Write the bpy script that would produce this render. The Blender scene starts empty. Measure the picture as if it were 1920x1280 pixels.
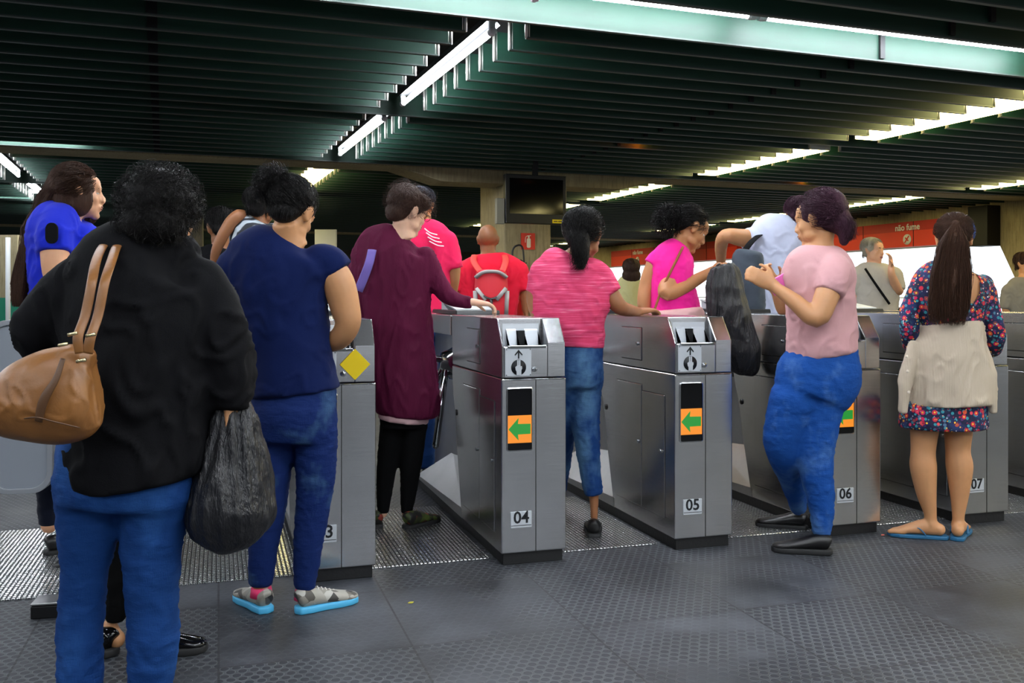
import bpy, bmesh, math, random
from mathutils import Vector, Matrix, noise, Euler
from math import sin, cos, pi, radians, sqrt

S = bpy.context.scene
COL = S.collection
# ------------------------------------------------------------------ camera
F = 1761.0            # focal length in pixels of a 1920 px wide frame
CH = 1.17             # camera height
CYAW = radians(17.35)
HY = 556.0            # horizon row
cam_d = bpy.data.cameras.new('camera'); cam = bpy.data.objects.new('camera', cam_d)
cam_d.sensor_width = 36.0; cam_d.lens = 36.0*F/1920.0
cam_d.shift_y = -(640.0-HY)/1920.0
cam_d.clip_start = 0.05; cam_d.clip_end = 300
cam.location = (0, 0, CH); cam.rotation_euler = (pi/2, 0, -CYAW)
COL.objects.link(cam); S.camera = cam
# ------------------------------------------------------------------ world, exposure
S.view_settings.view_transform = 'Standard'; S.view_settings.look = 'None'
S.view_settings.gamma = 1.0; S.view_settings.use_curve_mapping = False
S.view_settings.exposure = 0.22
w = bpy.data.worlds.new('daylight'); S.world = w; w.use_nodes = True
w.node_tree.nodes['Background'].inputs[0].default_value = (0.86, 0.93, 1.0, 1)
w.node_tree.nodes['Background'].inputs[1].default_value = 1.7
S.cycles.max_bounces = 7; S.cycles.glossy_bounces = 4; S.cycles.diffuse_bounces = 3
S.cycles.sample_clamp_indirect = 6.0
S.cycles.use_denoising = True
TUBE_E = 100.0; PANEL_E = 13.0

# ------------------------------------------------------------------ helpers
RV = Vector((cos(CYAW), -sin(CYAW), 0)); FV = Vector((sin(CYAW), cos(CYAW), 0)); UZ = Vector((0, 0, 1))
def W(px, py, Z):
    """world point seen at pixel (px, py) at depth Z metres in front of the camera"""
    return RV*((px-960)/F*Z) + FV*Z + Vector((0, 0, CH-(py-HY)/F*Z))
CR = Matrix.Rotation(radians(3.05), 4, 'Z')     # the building's own grid, turned 3 degrees to the row of turnstiles

def lin(c):
    """sRGB 0-255 or hex -> linear"""
    if isinstance(c, str):
        c = [int(c[i:i+2], 16) for i in (0, 2, 4)]
    return tuple(((v/255)/12.92 if v/255 <= .04045 else ((v/255+.055)/1.055)**2.4) for v in c)

class N:
    """small node-graph helper"""
    def __init__(s, name):
        s.m = bpy.data.materials.new(name); s.m.use_nodes = True
        s.t = s.m.node_tree; s.b = s.t.nodes['Principled BSDF']
    def n(s, typ, **k):
        x = s.t.nodes.new(typ)
        for a, v in k.items(): setattr(x, a, v)
        return x
    def l(s, a, b): s.t.links.new(a, b)
    def coord(s, scale=(1, 1, 1), kind='Object', rot=(0, 0, 0)):
        tc = s.n('ShaderNodeTexCoord'); mp = s.n('ShaderNodeMapping')
        mp.inputs['Scale'].default_value = scale; mp.inputs['Rotation'].default_value = rot
        s.l(tc.outputs[kind], mp.inputs[0]); return mp.outputs[0]
    def noise(s, vec, scale, detail=3, rough=.5):
        x = s.n('ShaderNodeTexNoise'); x.inputs['Scale'].default_value = scale
        x.inputs['Detail'].default_value = detail; x.inputs['Roughness'].default_value = rough
        s.l(vec, x.inputs['Vector']); return x.outputs['Fac']
    def ramp(s, fac, stops):
        r = s.n('ShaderNodeValToRGB'); e = r.color_ramp.elements
        while len(e) < len(stops): e.new(.5)
        for i, (p, c) in enumerate(stops):
            e[i].position = p
            if not hasattr(c, '__len__'): c = (c, c, c)
            e[i].color = (*c, 1)
        s.l(fac, r.inputs[0]); return r.outputs[0]
    def math(s, op, a, b=None, c=None):
        x = s.n('ShaderNodeMath', operation=op)
        for i, v in enumerate((a, b, c)):
            if v is None: continue
            if isinstance(v, (int, float)): x.inputs[i].default_value = v
            else: s.l(v, x.inputs[i])
        return x.outputs[0]
    def vmath(s, op, a, b=None, c=None, out=0):
        x = s.n('ShaderNodeVectorMath', operation=op)
        for i, v in enumerate((a, b, c)):
            if v is None: continue
            if isinstance(v, tuple): x.inputs[i].default_value = v
            else: s.l(v, x.inputs[i])
        return x.outputs[out]
    def mix(s, fac, a, b):
        x = s.n('ShaderNodeMix', data_type='RGBA')
        for i, v in ((0, fac), (6, a), (7, b)):
            if isinstance(v, (int, float)): x.inputs[i].default_value = v
            elif isinstance(v, tuple): x.inputs[i].default_value = (*v, 1)
            else: s.l(v, x.inputs[i])
        return x.outputs[2]
    def bump(s, h, strength=.3, dist=.01):
        x = s.n('ShaderNodeBump'); x.inputs['Strength'].default_value = strength; x.inputs['Distance'].default_value = dist
        s.l(h, x.inputs['Height']); s.l(x.outputs[0], s.b.inputs['Normal'])
    def set(s, **k):
        for a, v in k.items():
            i = s.b.inputs[a.replace('_', ' ')]
            if isinstance(v, (int, float)): i.default_value = v
            elif isinstance(v, tuple): i.default_value = (*v, 1)
            else: s.l(v, i)
        return s

def plain(name, col, rough=.6, metal=0, spec=.5, bump=0, bscale=60):
    s = N(name); s.set(Base_Color=lin(col), Roughness=float(rough), Metallic=float(metal))
    s.b.inputs['Specular IOR Level'].default_value = spec
    if bump:
        s.bump(s.noise(s.coord(), bscale, 4), bump, .004)
    return s.m
def emit(name, col, strength):
    s = N(name); s.set(Base_Color=(.03, .03, .03)); s.b.inputs['Emission Color'].default_value = (*lin(col), 1)
    s.b.inputs['Emission Strength'].default_value = strength
    return s.m

class MB:
    """collects shapes into one mesh"""
    def __init__(s): s.bm = bmesh.new(); s.sharp = False
    def _add(s, verts, faces, mi=0, smooth=False):
        vs = [s.bm.verts.new(v) for v in verts]
        for f in faces:
            try:
                fc = s.bm.faces.new([vs[i] for i in f]); fc.material_index = mi; fc.smooth = smooth
            except ValueError: pass
        return vs
    def box(s, x0, y0, z0, x1, y1, z1, mi=0):
        v = [(x, y, z) for z in (z0, z1) for y in (y0, y1) for x in (x0, x1)]
        return s._add(v, [(0, 2, 3, 1), (4, 5, 7, 6), (0, 1, 5, 4), (2, 6, 7, 3), (0, 4, 6, 2), (1, 3, 7, 5)], mi)
    def prism(s, pts, a0, a1, axis='x', mi=0, smooth=False):
        """pts: 2D outline in the two other axes, extruded along axis from a0 to a1"""
        def mk(p, a):
            if axis == 'x': return (a, p[0], p[1])
            if axis == 'y': return (p[0], a, p[1])
            return (p[0], p[1], a)
        n = len(pts); v = [mk(p, a0) for p in pts]+[mk(p, a1) for p in pts]
        f = [tuple(range(n)), tuple(range(2*n-1, n-1, -1))]+[(i, i+n, (i+1) % n+n, (i+1) % n) for i in range(n)]
        return s._add(v, f, mi, smooth)
    def raw(s, verts, faces, mi=0, smooth=False): return s._add(verts, faces, mi, smooth)
    def ell(s, c, r, R=None, seg=20, rings=12, mi=0):
        c = Vector(c); R = R or Matrix.Identity(3)
        v = []; f = []
        for i in range(rings+1):
            t = pi*i/rings
            for j in range(seg):
                a = 2*pi*j/seg
                v.append(c+R@Vector((r[0]*sin(t)*cos(a), r[1]*sin(t)*sin(a), r[2]*cos(t))))
        for i in range(rings):
            for j in range(seg):
                f.append((i*seg+j, (i+1)*seg+j, (i+1)*seg+(j+1) % seg, i*seg+(j+1) % seg))
        vs = s._add(v, f, mi, True)
        return vs
    def tube(s, pts, rad, seg=12, mi=0, side=None, sub=1, caps=True, smooth=True):
        """loft through pts; rad: number or (r_side, r_front) per point; side fixes the section's x axis"""
        P = [Vector(p) for p in pts]
        Rr = [(r, r) if isinstance(r, (int, float)) else tuple(r) for r in (rad if hasattr(rad, '__len__') else [rad]*len(P))]
        if sub > 1 and len(P) > 2:
            P2, R2 = [], []
            for i in range(len(P)-1):
                p0, p1, p2, p3 = P[max(i-1, 0)], P[i], P[i+1], P[min(i+2, len(P)-1)]
                r0, r1, r2, r3 = Rr[max(i-1, 0)], Rr[i], Rr[i+1], Rr[min(i+2, len(P)-1)]
                for k in range(sub):
                    t = k/sub
                    def cr(a, b, c, d): return .5*((2*b)+(c-a)*t+(2*a-5*b+4*c-d)*t*t+(3*b-a-3*c+d)*t**3)
                    P2.append(cr(p0, p1, p2, p3)); R2.append((max(cr(r0[0], r1[0], r2[0], r3[0]), .0005), max(cr(r0[1], r1[1], r2[1], r3[1]), .0005)))
            P2.append(P[-1]); R2.append(Rr[-1]); P, Rr = P2, R2
        v = []; f = []; up = Vector(side) if side is not None else None; prev = None
        n = len(P)
        for i in range(n):
            d = (P[min(i+1, n-1)]-P[max(i-1, 0)])
            d = d.normalized() if d.length > 1e-9 else Vector((0, 0, 1))
            if up is not None: x = up-d*up.dot(d)
            elif prev is not None: x = prev-d*prev.dot(d)
            else:
                q = Vector((1, 0, 0)) if abs(d.x) < .8 else Vector((0, 1, 0)); x = q-d*q.dot(d)
            x = x.normalized() if x.length > 1e-6 else Vector((1, 0, 0)); y = d.cross(x); prev = x
            for j in range(seg):
                a = 2*pi*j/seg; v.append(P[i]+x*(Rr[i][0]*cos(a))+y*(Rr[i][1]*sin(a)))
        for i in range(n-1):
            for j in range(seg):
                f.append((i*seg+j, i*seg+(j+1) % seg, (i+1)*seg+(j+1) % seg, (i+1)*seg+j))
        if caps: f.append(tuple(range(seg-1, -1, -1))); f.append(tuple(range((n-1)*seg, n*seg)))
        return s._add(v, f, mi, smooth)
    def capsule(s, pts, rad, seg=12, side=None, sub=3):
        """tube with round ends"""
        P = [Vector(p) for p in pts]; R = [(r, r) if isinstance(r, (int, float)) else tuple(r) for r in (rad if hasattr(rad, '__len__') else [rad]*len(P))]
        d0 = (P[0]-P[1]).normalized(); d1 = (P[-1]-P[-2]).normalized()
        r0, r1 = min(R[0]), min(R[-1])
        s.tube(P, R, seg, side=side, sub=sub)
        for c, r, d in ((P[0], R[0], d0), (P[-1], R[-1], d1)):
            x = (Vector(side) if side is not None else Vector((1, 0, 0)))
            x = x-d*x.dot(d)
            if x.length < 1e-3: x = Vector((0, 1, 0))-d*d.y
            x.normalize(); y = d.cross(x)
            s.ell(c, (r[0]*.99, r[1]*.99, min(r)*.99), Matrix((x, y, d)).transposed(), seg, 8)
    def obj(s, name, mats, parent=None, M=None, bevel=0, bseg=2, smooth=False, fix=True):
        if M is not None: bmesh.ops.transform(s.bm, matrix=M, verts=s.bm.verts)
        if fix: bmesh.ops.recalc_face_normals(s.bm, faces=s.bm.faces)
        me = bpy.data.meshes.new(name); s.bm.to_mesh(me); s.bm.free()
        if smooth:
            for p in me.polygons: p.use_smooth = True
        for m in (mats if isinstance(mats, (list, tuple)) else [mats]): me.materials.append(m)
        o = bpy.data.objects.new(name, me); COL.objects.link(o)
        if parent: o.parent = parent
        if bevel:
            b = o.modifiers.new('bevel', 'BEVEL'); b.width = bevel; b.segments = bseg; b.limit_method = 'ANGLE'; b.angle_limit = radians(40)
        return o

def tag(o, label=None, cat=None, group=None, kind=None):
    if label: o['label'] = label
    if cat: o['category'] = cat
    if group: o['group'] = group
    if kind: o['kind'] = kind
    return o
def empty(name, loc=(0, 0, 0), rz=0):
    o = bpy.data.objects.new(name, None); o.location = loc; o.rotation_euler = (0, 0, rz); o.empty_display_size = .1
    COL.objects.link(o); return o
KIDS = {}
def copy_tree(o, parent=None):
    c = o.copy(); COL.objects.link(c)
    if parent: c.parent = parent
    for ch in [x for x in list(bpy.data.objects) if x.parent == o]: copy_tree(ch, c)
    return c
def text(name, body, size, mat, parent=None, M=None, bold=.018, thick=.0006, align='CENTER'):
    cu = bpy.data.curves.new(name, 'FONT'); cu.body = body; cu.size = size; cu.extrude = thick
    cu.align_x = align; cu.align_y = 'CENTER'; cu.resolution_u = 3; cu.offset = size*bold
    o = bpy.data.objects.new(name, cu); COL.objects.link(o)
    bpy.context.view_layer.update()
    me = bpy.data.meshes.new_from_object(o.evaluated_get(bpy.context.evaluated_depsgraph_get()))
    bpy.data.objects.remove(o)
    me.name = name
    if M is not None: me.transform(M)
    me.materials.clear(); me.materials.append(mat)
    o = bpy.data.objects.new(name, me); COL.objects.link(o)
    if parent: o.parent = parent
    return o
def rrect(w, h, r, n=5):
    p = []
    for cx, cy, a0 in ((w/2-r, h/2-r, 0), (-w/2+r, h/2-r, 90), (-w/2+r, -h/2+r, 180), (w/2-r, -h/2+r, 270)):
        for k in range(n+1):
            a = radians(a0+90*k/n); p.append((cx+r*cos(a), cy+r*sin(a)))
    return p

# ------------------------------------------------------------------ materials
def steel(name, base=.5, rough=.3, streak=(2, 2, 220), tint=(1, 1, 1.02), spots=True):
    s = N(name); v = s.coord(streak)
    n1 = s.noise(v, 3, 4, .6); big = s.noise(s.coord((1, 1, 1)), 3.5, 4, .6)
    c = s.ramp(n1, [(.3, tuple(base*.86*t for t in tint)), (.7, tuple(base*1.08*t for t in tint))])
    if spots: c = s.mix(s.ramp(big, [(.45, 0.0), (.75, .35)]), c, tuple(base*.62*t for t in tint))
    r = s.ramp(n1, [(.2, rough*.8), (.8, rough*1.25)])
    s.set(Base_Color=c, Metallic=1.0, Roughness=r); pass
    s.bump(n1, .05, .002)
    return s.m
M_STEEL = steel('brushed_steel', .68, .22)
M_STEEL_V = steel('brushed_steel_dull', .42, .36, (200, 200, 2))
M_CHROME = plain('chrome', 'c8ccd0', .12, 1)
M_BLACK = plain('black_plastic', '0b0c0e', .35)
M_GLASS = plain('black_window', '050507', .08)
M_PLINTH = plain('black_plinth', '101012', .5, bump=.3)
M_GAP = plain('dark_seam', '050506', .7)
M_PLATE = plain('aluminium_plate', 'c9ced4', .4, .35)
M_INK = plain('black_ink', '0a0d14', .5)
M_WHITE = plain('white_paint', 'dfe2e4', .5)
M_YELLOW = plain('yellow_vinyl', 'f2d200', .6)
M_ORANGE = emit('lit_orange_panel', 'ff9408', .8)
M_GREEN = emit('lit_green_arrow', '00a52a', .62)

def floor_mat():
    s = N('studded_rubber')
    tc = s.n('ShaderNodeTexCoord').outputs['Object']
    p = s.vmath('SCALE', tc); p.node.inputs['Scale'].default_value = 1/.036
    def cell(v):
        a = s.vmath('WRAP', v, (.5, .8660254, 1), (-.5, -.8660254, -1)); a2 = s.vmath('MULTIPLY', a, (1, 1, 0))
        return s.vmath('LENGTH', a2, out=1)
    d = s.math('MINIMUM', cell(p), cell(s.vmath('ADD', p, (.5, .8660254, 0))))
    TS = .62
    tl = s.vmath('SCALE', tc); tl.node.inputs['Scale'].default_value = 1/TS
    fl = s.vmath('FLOOR', tl); wn = s.n('ShaderNodeTexWhiteNoise', noise_dimensions='2D'); s.l(fl, wn.inputs['Vector'])
    fr = s.vmath('FRACTION', tl); sep = s.n('ShaderNodeSeparateXYZ'); s.l(fr, sep.inputs[0])
    ex = s.math('MINIMUM', sep.outputs[0], s.math('SUBTRACT', 1.0, sep.outputs[0])); ey = s.math('MINIMUM', sep.outputs[1], s.math('SUBTRACT', 1.0, sep.outputs[1]))
    edge = s.math('MINIMUM', ex, ey); seam = s.math('LESS_THAN', edge, .006)
    disc = s.ramp(d, [(.36, 1.0), (.42, 0.0)]); ring = s.ramp(d, [(.36, 0.0), (.40, 1.0), (.46, .25), (.5, .15)])
    rnd = wn.outputs['Value']
    worn_n = s.noise(s.coord((1, 1, 1)), 2.2, 3, .55)
    amt = s.math('ADD', s.math('MULTIPLY', rnd, .8), s.math('MULTIPLY', worn_n, 1.0))
    show = s.ramp(amt, [(.60, 0.12), (.74, 1.0)])
    smear = s.noise(s.coord((1, 1, 1)), 1.6, 5, .65); fine = s.noise(s.coord((1, 1, 1)), 90, 3)
    base = s.mix(rnd, (.012, .014, .019), (.036, .040, .048))
    dust = s.mix(s.ramp(smear, [(.40, 0.0), (.62, .95)]), base, (.086, .092, .108))
    dust = s.mix(s.math('MULTIPLY', fine, .35), dust, (.02, .021, .025))
    c1 = s.mix(s.math('MULTIPLY', s.math('MULTIPLY', ring, show), .8), dust, (.11, .115, .12))
    c1 = s.mix(s.math('MULTIPLY', s.math('MULTIPLY', disc, show), .75), c1, (.012, .014, .019))
    c1 = s.mix(s.math('MULTIPLY', seam, .8), c1, (.008, .008, .009))
    ro = s.ramp(smear, [(.3, .42), (.7, .62)])
    s.set(Base_Color=c1, Roughness=ro); s.b.inputs['Specular IOR Level'].default_value = .45
    h = s.math('SUBTRACT', s.math('MULTIPLY', disc, show), s.math('MULTIPLY', seam, .8))
    s.bump(h, .7, .003)
    return s.m
M_FLOOR = floor_mat()
def tread_mat():
    s = N('steel_tread')
    tc = s.n('ShaderNodeTexCoord').outputs['Object']
    p = s.vmath('MULTIPLY', tc, (1/.018, 1/.026, 0.0))
    a = s.vmath('WRAP', p, (.5, .5, 1), (-.5, -.5, -1)); d = s.vmath('LENGTH', s.vmath('MULTIPLY', a, (1, 1, 0)), out=1)
    dot = s.ramp(d, [(.26, 1.0), (.44, 0.0)])
    n = s.noise(s.coord(), 4, 4, .6)
    c = s.mix(dot, s.mix(n, (.012, .013, .016), (.06, .063, .068)), (.80, .81, .82))
    s.set(Base_Color=c, Metallic=.9, Roughness=s.ramp(dot, [(0, .5), (1, .22)]))
    s.bump(dot, .9, .003)
    return s.m
M_TREAD = tread_mat()
def concrete(name, a, b, sc=2.5, boards=True):
    s = N(name); v = s.coord((1, 1, 1))
    n = s.noise(v, sc, 6, .7); f = s.noise(s.coord((14, 14, 1.2)), 3, 5, .7)
    c = s.mix(n, lin(a), lin(b)); c = s.mix(s.ramp(f, [(.45, 0.0), (.75, .6)]), c, tuple(x*.35 for x in lin(a)))
    s.set(Base_Color=c, Roughness=.85); s.bump(f, .5, .01)
    return s.m
M_CONC = concrete('board_marked_concrete', '857859', 'bfb18c')
M_CONC_D = concrete('dark_concrete', '45423c', '66625a')
def slatm():
    s = N('green_slat'); n = s.noise(s.coord((1, 1, 6)), 2, 4, .6)
    s.set(Base_Color=s.mix(n, lin('08281e'), lin('104030')), Roughness=.55); return s.m
M_SLAT = slatm()
M_SLATCAP = plain('slat_end_metal', 'c8c6be', .35, .6)
M_CEILD = plain('ceiling_void', '0a0b0b', .9)
M_TUBE = emit('fluorescent_tube', 'f2f8ff', TUBE_E)
M_PANEL = emit('warm_light_panel', 'ffeb9c', PANEL_E)
M_HOUS = plain('white_metal', 'd8dcdf', .4)
M_REFL = plain('grey_reflector', '121416', .5)
M_RED = plain('red_sign', 'd8321f', .5)
M_RED_D = plain('dark_red_band', 'b5201c', .5)
M_DARKM = plain('dark_metal', '1c1d1f', .5, .5)

# ------------------------------------------------------------------ setting
ROOM = (-15.0, 13.6, -7.0, 34.0)   # in the building's grid
b = MB(); b.box(-15, -7, -.2, 13.9, 34, 0)
floor = tag(b.obj('floor', M_FLOOR), kind='structure'); floor.matrix_world = CR
floor.matrix_world = Matrix.Identity(4); floor.data.transform(CR)
# the steel tread plates lie in the turnstile lanes
plates = []
for i, (x0, x1) in enumerate([(-3.2, .325), (.625, 1.155), (1.47, 1.985), (2.305, 2.83), (3.15, 3.65), (3.95, 4.5)]):
    b = MB(); b.box(x0, 4.03, 0.0, x1, 5.22 if i == 0 else 5.12, .006)
    o = tag(b.obj('floor_plate', M_TREAD, bevel=.002), kind='structure')
b = MB(); b.box(-15, -7, 3.25, 13.9, 34, 3.45)
ceiling = tag(b.obj('ceiling', M_CEILD, M=CR), kind='structure')
b = MB(); b.box(-15.3, -7, 0, -15, 34, 3.45); tag(b.obj('wall_left', M_CONC_D, M=CR), kind='structure')
b = MB(); b.box(-15.3, 34, 0, 13.9, 34.3, 3.45); tag(b.obj('wall_far', M_CONC_D, M=CR), kind='structure')
b = MB()
for x0, z0, x1, z1 in ((-15.3, 0, 1, 3.45), (9.5, 0, 13.9, 3.45), (1, 0, 9.5, 1.0), (1, 2.5, 9.5, 3.45)): b.box(x0, -7.3, z0, x1, -7, z1)
tag(b.obj('wall_behind', M_CONC_D, M=CR), kind='structure')   # behind the camera; its opening is added to let in fill daylight
# right wall: board-marked concrete with slant-ended openings to daylight
b = MB()
def wr(poly): b.prism(poly, 13.6, 14.0, 'x')
wr([(8.2, 0), (11.4, 0), (11.4, .95), (11.85, 1.2), (12.35, 2.13), (12.35, 3.3), (8.2, 3.3)])
wr([(11.4, 0), (34, 0), (34, .55), (11.4, .55)])
wr([(12.35, 2.13), (34, 2.13), (34, 3.3), (12.35, 3.3)])
wr([(30, .55), (34, .55), (34, 2.13), (30, 2.13)])
wr([(-7, 0), (8.2, 0), (8.2, .55), (-7, .55)]); wr([(-7, 2.3), (8.2, 2.3), (8.2, 3.3), (-7, 3.3)])  # unseen near opening, added to bring cool daylight from the right
tag(b.obj('wall_right', M_CONC, M=CR), kind='structure')
# concrete beams across, with the haunch over the column
HB = 2.79
for yb, hx in ((11.45, 4.5), (23.7, None)):
    b = MB()
    if hx:
        pts = [(-15, 3.3), (-15, HB), (2.72, HB), (3.3, 2.63), (5.85, 2.63), (6.5, HB), (13.6, HB), (13.6, 3.3)]
    else: pts = [(-15, 3.3), (-15, HB-.02), (13.6, HB-.02), (13.6, 3.3)]
    b.prism(pts, yb, yb+.52, 'y')
    tag(b.obj('beam', M_CONC, M=CR, bevel=.01), kind='structure')
b = MB(); b.box(4.17, 11.5, 0, 4.83, 12.5, 2.75)
tag(b.obj('column', M_CONC, M=CR, bevel=.02), kind='structure')
b = MB(); b.box(-7.6, 20.2, 0, -6.8, 21, 2.9); b.box(-.4, 19.4, 0, .75, 20.2, 2.9)
tag(b.obj('column', M_CONC_D, M=CR, bevel=.02), kind='structure')

# light rows: (x in grid, start y, kind)
ROWS = [(-8.3, 'w'), (-3.17, 'w'), (1.93, 'w'), (6.85, 'y'), (11.6, 'y')]
YS = [-3.6, -.55, 2.5, 5.55, 8.6, 12.1, 15.2, 18.3, 24.5, 27.6]
GAP = .2
SLAT_Y = [5.17+.305*k for k in range(-36, 90)]
def in_beam(y): return 11.3 < y < 12.02 or 23.6 < y < 24.3
slat_n = 0
for k, y in enumerate(SLAT_Y):
    if in_beam(y) or y > 33 or y < -5 or abs(y-4.865) < .05 or abs(y-1.51) < .05 or abs(y+1.54) < .05: continue
    xs = [-15]
    for rx, _ in ROWS:
        if rx == -3.17 and y > 12: rx = -1.85
        # a gap where a light stands
        if any(ys-.12 < y < ys+2.55 for ys in YS): xs += [rx-GAP, rx+GAP]
    xs.append(13.55)
    b = MB()
    for a in range(0, len(xs), 2):
        x0, x1 = xs[a], xs[a+1]
        b.box(x0, y-.011, 2.79, x1, y+.011, 2.985)
        b.box(x0, y-.016, 2.783, x1, y+.016, 2.792, 2)
        if y < 20:
            for xe, sg in ((x0, 1), (x1, -1)):
                if -14 < xe < 13.4:
                    b.tube([(xe, y-.006, 2.785), (xe, y-.006, 2.99)], .011, 8, 1)
                    b.tube([(xe+sg*.018, y-.006, 2.785), (xe+sg*.018, y-.006, 2.99)], .006, 6, 1)
    if y < 12: b.box(-.09, y-.03, 2.79, -.03, y+.03, 3.05, 3); b.box(4.6, y-.03, 2.80, 4.64, y+.03, 3.05, 3)
    o = b.obj('slat', [M_SLAT, M_SLATCAP, plain('slat_edge', '414b48', .45, .3) if slat_n == 0 else bpy.data.materials['slat_edge'], M_DARKM], ceiling, M=CR)
    slat_n += 1
    
def tube_light(x0, y0, x1, y1, z=2.825, label='', group=None):
    r = empty('ceiling_light'); d = Vector((x1-x0, y1-y0, 0)); L = d.length; d.normalize(); n = Vector((-d.y, d.x, 0))
    M = Matrix.Translation((x0, y0, z)) @ Matrix((( d.x, n.x, 0, 0), (d.y, n.y, 0, 0), (0, 0, 1, 0), (0, 0, 0, 1)))
    r.matrix_world = CR @ M
    b = MB(); b.prism([(-.055, .045), (-.04, .1), (.04, .1), (.055, .045), (.035, .065), (-.035, .065)], 0, L, 'x')
    b.obj('reflector', M_REFL, r)
    b = MB(); b.tube([(.03, 0, 0), (L-.03, 0, 0)], .019, 12); b.obj('tube', M_TUBE, r)
    for e in (0, L):
        b = MB(); b.box(e-.012, -.02, -.022, e+.012, .02, .08); b.tube([(e-.03, 0, 0), (e+.03, 0, 0)], .024, 12)
        b.obj('end_cap', M_HOUS, r, bevel=.004)
    tag(r, label, 'ceiling light', group); return r
def panel_light(x, y0, y1, z=2.80, label='', group=None, hw=.13):
    r = empty('ceiling_light'); r.matrix_world = CR @ Matrix.Translation((x, y0, z)); L = y1-y0
    b = MB(); b.prism([(-hw, 0), (hw, 0), (hw*.7, .14), (-hw*.7, .14)], 0, L, 'y'); b.obj('diffuser', M_PANEL, r)
    b = MB(); b.box(-hw*.75, -.02, .14, hw*.75, L+.02, .19); b.obj('housing', M_HOUS, r)
    for e in (-.015, L):
        b = MB(); b.box(-hw-.005, e, 0, hw+.005, e+.015, .15); b.obj('end_cap', M_HOUS, r)
    tag(r, label, 'ceiling light', group); return r
NEARW = {(1.93, 5.55): 'bare fluorescent tube light in the ceiling gap nearest the camera, pointing at the concrete column',
         (1.93, 8.6): 'shorter-looking bare fluorescent tube light just in front of the concrete beam'}
for rx, kd in ROWS:
    for ys in YS:
        if rx == 11.6 and ys < 2: continue
        y1 = ys+2.32
        if kd == 'w' and not (rx == 1.93 and ys > 12):
            lb = NEARW.get((rx, ys), 'bare white tube light in the %s row' % {-8.3: 'far left', -3.17: 'left', 1.93: 'middle'}[rx] + (' beyond the concrete beam' if ys > 12 else ' before the concrete beam'))
            tube_light(-1.85 if rx == -3.17 and ys > 12 else rx, ys, -1.85 if rx == -3.17 and ys > 12 else rx, y1, label=lb, group='white tube lights' if (rx, ys) not in NEARW else None)
        else:
            lb = 'warm yellow light in the ceiling row ' + ({1.93: 'above the navy top', 6.85: 'running right of the screen', 11.6: 'at the far right'}[rx]) + (', beyond the concrete beam' if ys > 12 else ', before the concrete beam')
            if rx == 1.93 and ys < 13: lb = 'wide yellow ceiling light just past the beam, above the woman in navy'
            panel_light(rx, ys, y1, label=lb, group='warm lights of one ceiling row %s' % rx)
tube_light(-1.5, 4.94, .92, 4.94, z=2.91, label='crosswise tube light above the top edge')
tube_light(1.0, 4.94, 3.42, 4.94, z=2.91, label='long tube light crossing the top edge, left of the joint, against the bright green slat')
tube_light(3.5, 4.94, 5.92, 4.94, z=2.91, label='long tube light crossing the top edge, right of the joint, against the bright green slat')
for yy in (1.51, -1.54):
    for k in range(-1, 3): tube_light(1.0+2.5*k, yy, 3.42+2.5*k, yy, z=2.91, label='crosswise tube light in the ceiling over the viewer', group='tube lights over the viewer')
tube_light(-3.2, 11.13, -.8, 11.13, z=2.9, label='crosswise tube light lighting the left part of the concrete beam')
tube_light(-3.4, 17.3, -1.0, 17.3, z=2.9, label='crosswise tube light far behind the guard in blue')
for nm, x, y in (('small orange indicator lamp between dark slats near the middle of the ceiling', 4.6, 9.0), ('small orange indicator lamp on the beam above the pink-shirted walker', 8.4, 11.2)):
    r = empty('indicator_lamp'); r.matrix_world = CR @ Matrix.Translation((x+.3, y, 2.84))
    b = MB(); b.tube([(0, 0, .15), (0, 0, .03)], .02, 10); b.obj('lamp_base', M_DARKM, r)
    b = MB(); b.ell((0, 0, .01), (.03, .03, .035)); b.obj('bulb', emit('orange_bulb', 'ff7a10', 30), r)
    tag(r, nm, 'indicator lamp')

# sign bands on the right wall, over the openings
def band(y0, y1, ty, label, grp=None):
    r = empty('sign_band'); r.matrix_world = CR @ Matrix.Translation((13.42, y0, 2.13)); L = y1-y0
    b = MB(); b.box(0, 0, 0, .17, L, .30); b.obj('lower_panel', M_RED, r)
    b = MB(); b.box(-.002, 0, .30, .17, L, .48); b.obj('upper_panel', M_RED_D, r)
    b = MB()
    for k in range(1, int(L/1.3)): b.box(-.006, L*k/int(L/1.3)-.006, 0, 0, L*k/int(L/1.3)+.006, .48)
    b.obj('joint_strip', M_GAP, r)
    TM = Matrix.Rotation(-pi/2, 4, 'Z') @ Matrix.Rotation(pi/2, 4, 'X')
    text('lettering', 'não fume', .17, M_WHITE, r, Matrix.Translation((-.01, ty-y0, .37)) @ TM)
    b = MB(); b.tube([(-.004, 0, 0), (-.02, 0, 0)], .10, 28); b.obj('round_symbol', M_WHITE, r, Matrix.Translation((0, ty-y0, .14)))
    b = MB(); b.box(-.026, -.012, -.085, -.02, .012, .085); b.box(-.026, -.05, -.01, -.02, .05, .014)
    b.obj('symbol_bar', M_RED, r, Matrix.Translation((0, ty-y0, .14)) @ Matrix.Rotation(radians(40), 4, 'X'))
    tag(r, label, 'sign', grp)
band(12.75, 19.6, 14.27, 'red no smoking sign band with white lettering, behind the ponytailed woman')
band(20.0, 27.0, 25.2, 'smaller-looking red sign band far behind the girl in magenta')
b = MB(); b.box(13.3, 12.3, 2.05, 13.62, 12.72, 2.75); tag(b.obj('sign_housing', M_DARKM, M=CR, bevel=.01), 'black box housing at the end of the red sign band by the concrete wall', 'housing')
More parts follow.
